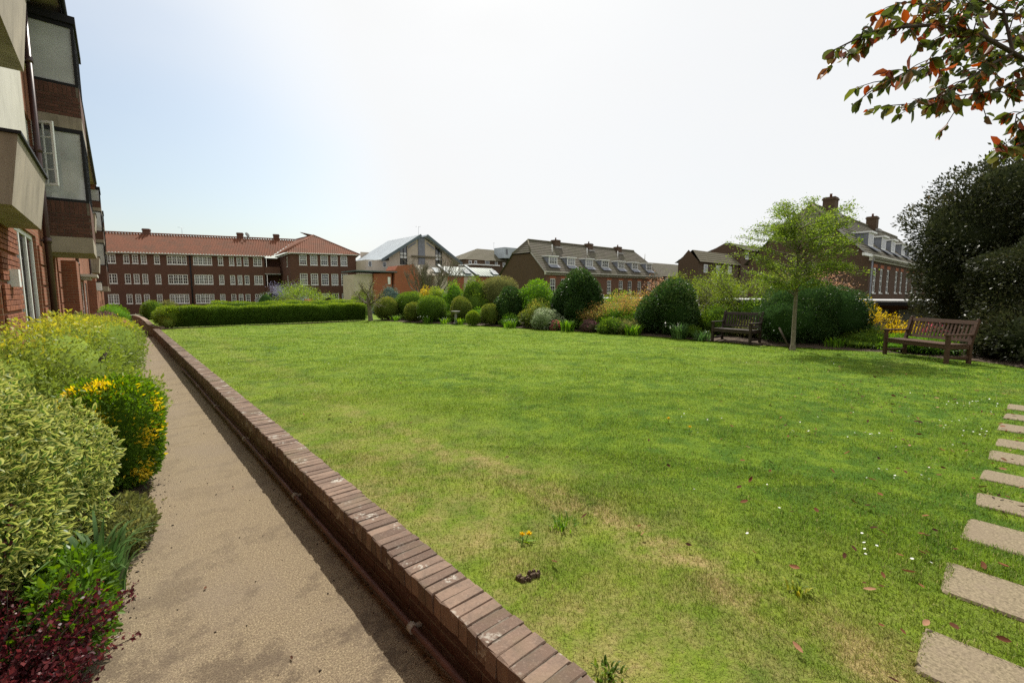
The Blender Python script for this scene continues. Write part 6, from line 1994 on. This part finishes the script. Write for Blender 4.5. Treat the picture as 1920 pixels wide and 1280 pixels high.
link('foliage', mesh_np('foliage', V, F, A_, 'leaf_branch'), ob, kind='stuff')

# ------------------------------------------------------------------ things lying on the lawn
fl = []
for k in range(5):
    r_ = np.random.default_rng(700 + k)
    x = np.array([0, .2, .5, .8, 1.0]); w = np.array([0, .7, 1.0, .65, 0]) * (.36 + .05 * k) / 2
    V = []; F = []
    curl = r_.uniform(.2, .6)
    for xx, ww in zip(x, w):
        z = .05 + curl * (xx - .5) ** 2; V += [(xx - .5, -ww, z + ww * curl * 1.2), (xx - .5, 0, z), (xx - .5, ww, z + ww * curl * 1.2)]
    for i in range(4): F += [(3 * i, 3 * i + 1, 3 * i + 4, 3 * i + 3), (3 * i + 1, 3 * i + 2, 3 * i + 5, 3 * i + 4)]
    V = np.array(V) * .06
    fl.append(mesh_np('fallen_leaf', V, np.array(F), {}, 'fallen_single', True))
rg = np.random.default_rng(99)
cnt = 0
while cnt < 270:
    # thickest beside the stepping stones under the overhanging tree
    if rg.random() < .8:
        x = rg.uniform(1.9, 11.5); y = .15 + abs(rg.normal(0, .9)) * (.55 + x * .16) - .2
    else:
        x = rg.uniform(1.6, 13.5); y = rg.uniform(.3, 7.5)
    if y > 9 or x > bed_edge(y) - .1 or (y > 2.6 and rg.random() < .5): continue
    z_ = 0 if (y < .35) else (1 if x < 4.2 else (2 if y < 1.6 else 3))
    lb_ = ['dead leaf on or between the stepping stones', 'curled dead leaf on the near lawn left of the closest stepping stones',
           'brown or reddish dead leaf in the grass strip just beyond the stepping stones', 'dead leaf out on the open middle of the lawn'][z_]
    gp_ = ['dead leaves along the stepping stones', 'dead leaves on the near lawn', 'dead leaves in the grass strip beyond the stones', 'dead leaves out on the open lawn'][z_]
    o = link('fallen_leaf', fl[rg.integers(0, 5)], None, (x, y, LZ + .014 + rg.uniform(0, .012)), label=lb_, cat='leaf', group=gp_)
    o.rotation_euler = (rg.normal(0, .35), rg.normal(0, .3), rg.uniform(0, 6.28)); s_ = rg.uniform(.5, 1.1); o.scale = (s_, s_, s_)
    cnt += 1
# a few on the path
for (x, y) in ((.55, 2.35), (.72, 4.9), (.35, 6.6), (.62, 1.9), (.3, 3.3)):
    o = link('fallen_leaf', fl[rg.integers(0, 5)], None, (x, y, .008), label='dead leaf lying on the concrete path', cat='leaf', group='dead leaves on the path'); o.rotation_euler = (0, 0, rg.uniform(0, 6)); o.scale = (.5, .5, .5)
# daisies in drifts
PP = []
for (cx, cy, n_, sp_) in ((3.3, .5, 14, .10), (4.9, .6, 16, .16), (7.2, .5, 40, .28), (8.7, .45, 40, .4), (5.8, 1.4, 14, .2), (5.2, 2.6, 14, .25), (3.3, 1.3, 8, .3), (3.3, 7.5, 10, .5), (2.6, 9.5, 14, .7), (2.6, 12.5, 20, 1.0), (5.0, 16, 25, 1.2), (4.5, 21, 40, 1.6), (12.5, 3.0, 26, .7), (9.5, 5, 16, 1.5), (8, 10, 20, 2.5), (2.0, 18, 14, .5), (6.0, .9, 26, .5), (2.2, 7.4, 8, .25)):
    for _ in range(max(3, int(n_ * .55))): PP.append((cx + rg.normal(0, sp_), max(.27, cy + rg.normal(0, sp_)), LZ + .03))
PP = np.array([p for p in PP if 1.4 < p[0] < bed_edge(p[1]) - .1])
V = []; F = []
for p in PP:
    t = rg.normal(0, .25, 2); i0 = len(V); rr = rg.uniform(.006, .009)
    for k in range(8):
        a = k * math.pi / 4; V.append(p + [rr * math.cos(a), rr * math.sin(a), rr * (math.cos(a) * t[0] + math.sin(a) * t[1])])
    F += [(i0, i0 + 1, i0 + 2, i0 + 3), (i0, i0 + 3, i0 + 4, i0 + 7), (i0 + 4, i0 + 5, i0 + 6, i0 + 7)]
link('daisies', mesh_np('daisies', np.array(V), np.array(F), {'tint': rg.random(len(V))}, 'petal_white'), kind='stuff')
for (x, y, lb) in ((1.80, 1.98, 'yellow dandelion pair near the brick wall above the bare hole'), (4.9, 2.8, 'yellow dandelion out in the middle right of the lawn'), (4.75, 2.45, 'small yellow dandelion beside the other one in the middle right of the lawn')):
    d = empty('dandelion', (x, y, LZ - .01), lb, 'flower')
    for (dx, dy) in (((0, 0), (.035, -.02)) if x < 2 else ((0, 0),)):
        mb = MB(); mb.tube([(dx * .4, dy * .4, 0), (dx, dy, .055)], .0022, 4); mb.build('stem', 'leaf_bright', d)
        P_ = np.zeros((60, 3)) + [dx, dy, .055]; V, F, A_ = leafV(P_, rg.normal(0, 1, (60, 3)) * [1, 1, .3], rg, .019, .35, .1, 0, False, None, .25)
        link('flower_head', mesh_np('flower_head', V, F, A_, 'petal_yellow'), d)
    a = rg.uniform(0, 6.28, 12); P_ = np.zeros((12, 3)) + [0, 0, .008]; V, F, A_ = leafV(P_, np.stack([np.cos(a), np.sin(a), a * 0], 1) * 3, rg, .07, .22, .1, -.05)
    link('foliage', mesh_np('foliage', V, F, A_, 'leaf_bright'), d)
# little dug hole with crumbs of soil
mb = MB()
rr_ = random.Random(2)
for k in range(26):
    a = rr_.uniform(0, 6.28); q = rr_.uniform(.0, .06) ; s_ = rr_.uniform(.004, .014)
    x, y, z = math.cos(a) * q * 1.3, math.sin(a) * q * .7, .012
    mb.hexa([(x - s_, y - s_ * .7, z - .01), (x + s_, y - s_, z - .01), (x + s_ * .8, y + s_, z - .01), (x - s_, y + s_ * .8, z - .01), (x - s_ * .5, y - s_ * .4, z + s_ * .8), (x + s_ * .5, y - s_ * .5, z + s_), (x + s_ * .4, y + s_ * .5, z + s_ * .9), (x - s_ * .6, y + s_ * .4, z + s_ * .7)])
mb.build('soil_scrape', 'soil', None, (1.57, 1.68, LZ), label='small scrape of dark loose soil in the lawn near the wall', cat='soil')
straps('weed', 'coarse yellowing weed rosette in the lawn left of the near stepping stones', 'plant', 2.56, .70, LZ - .01, 30, .06, .012, 'leaf_gold', 777, .05)
straps('weed', 'bright green coarse grass tuft near the worn line in the lawn', 'plant', 2.12, 1.95, LZ - .01, 60, .06, .006, 'leaf_bright', 778, .1)
straps('weed', 'dark clover like weed tuft growing against the coping bricks', 'plant', 1.40, 1.02, LZ - .01, 40, .04, .010, 'leaf_privet', 779, .07)

# ------------------------------------------------------------------ grass blades
def blades(n, dmin, dmax, hgt, wid, seed, nseg):
    rng = np.random.default_rng(seed)
    # sample in a polar fan round the viewpoint side of the lawn, area-uniform per band
    th = rng.uniform(math.radians(-12), math.radians(98), n)
    rr = np.sqrt(rng.uniform(dmin ** 2, dmax ** 2, n))
    x = rr * np.cos(th); y = rr * np.sin(th)
    edge = np.interp(y, [-6, -1, .1, .6, 2.2, 3.64, 5.74, 7.54, 11.87, 17.7, 23.2, 25.4], [12.6, 13.4, 14.05, 14.6, 15.0, 14.8, 14.45, 14.6, 14.25, 13.26, 11.5, 10.9])
    ok = (x > 1.318) & (x < edge + .04) & (y < 25.05)
    # keep the stones clear
    on = np.zeros(n, bool)
    for i, (xr, w) in enumerate(zip(sx, sw)):
        x0 = xr - w
        on |= (x > x0 + .018) & (x < xr - .018) & (y > .235 - xr * .006 - .62 + .015) & (y < .235 - xr * .006 - .02)
    hole = ((x - 1.57) / .09) ** 2 + ((y - 1.68) / .05) ** 2 < 1
    ok &= ~on & ~hole
    x, y, rr = x[ok], y[ok], rr[ok]
    # uneven growth: clumps tall and thick, thin by the wall
    g = np.sin(x * 2.1 + 1.3 * np.sin(y * 1.7)) * np.sin(y * 2.6 + 1.1 * np.sin(x * 2.3)) + .5 * np.sin(x * 5.3 + y * 3.1)
    dry = np.clip((3.4 - x) / 2.1, 0, 1) * np.clip((8 - y) / 5, .25, 1)
    keep = rng.random(len(x)) < np.clip(.95 - .55 * dry + .18 * g, .12, 1)
    x, y, rr, g, dry = x[keep], y[keep], rr[keep], g[keep], dry[keep]
    m = len(x)
    g2 = np.sin(x * 8.3 + 1.9 * np.sin(y * 5.1)) * np.sin(y * 7.7 + 1.7 * np.sin(x * 4.3)) * np.sin(x * 3.1 - y * 2.2)
    g3 = np.clip(g2 - .25, 0, 1)
    h = hgt * rng.uniform(.5, 1.25, m) * (1 + .28 * g + 0.8 * g3) * (1 - .35 * dry)
    a = rng.uniform(0, 6.28, m); lean = rng.uniform(.1, 1.0, m)
    dx, dy = np.cos(a), np.sin(a); w = wid * rng.uniform(.7, 1.3, m)
    z = lawn_h(x, y)
    b = np.stack([x, y, z], 1); s = np.stack([-dy, dx, 0 * dx], 1) * (w / 2)[:, None]; d = np.stack([dx, dy, 0 * dx], 1)
    up = np.array([0, 0, 1.])
    tint = rng.random(m)
    if nseg == 2:
        mid = b + d * (h * lean * .3)[:, None] + up * (h * .62)[:, None]
        tip = b + d * (h * lean * .95)[:, None] + up * (h * (1 - .3 * lean))[:, None]
        V = np.stack([b - s, b + s, mid + s * .8, mid - s * .8, tip], 1).reshape(-1, 3)
        F = np.concatenate([np.arange(m)[:, None] * 5 + np.array([[0, 1, 2, 3]]), np.arange(m)[:, None] * 5 + np.array([[3, 2, 4, 4]])])
        # triangles as degenerate quads are avoided: split into tris
        Q = np.arange(m)[:, None, None] * 5 + np.array([[0, 1, 2], [0, 2, 3], [3, 2, 4]])[None]
        return V, Q.reshape(-1, 3), np.repeat(tint, 5)
    tip = b + d * (h * lean * .8)[:, None] + up * (h * (1 - .3 * lean))[:, None]
    V = np.stack([b - s, b + s, tip], 1).reshape(-1, 3)
    return V, np.arange(m * 3).reshape(-1, 3), np.repeat(tint, 3)
def band_n(d0, d1, dens): return int(dens * math.radians(110) / 2 * (d1 ** 2 - d0 ** 2))
gl = empty('grass', (0, 0, 0), kind='stuff')
for i, (d0, d1, dens, h, w, ns) in enumerate([(1.2, 2.6, 19000, .026, .0028, 2), (2.6, 4.5, 9000, .027, .0038, 2), (4.5, 7.5, 3800, .028, .006, 1), (7.5, 12, 1500, .028, .010, 1), (12, 19, 520, .03, .018, 1), (19, 29, 190, .03, .03, 1)]):
    V, F, T = blades(band_n(d0, d1, dens), d0, d1, h, w, 900 + i, ns)
    link('grass_blades', mesh_np('grass_blades', V, F, {'tint': T}, 'grass_blade'), gl, kind='stuff')
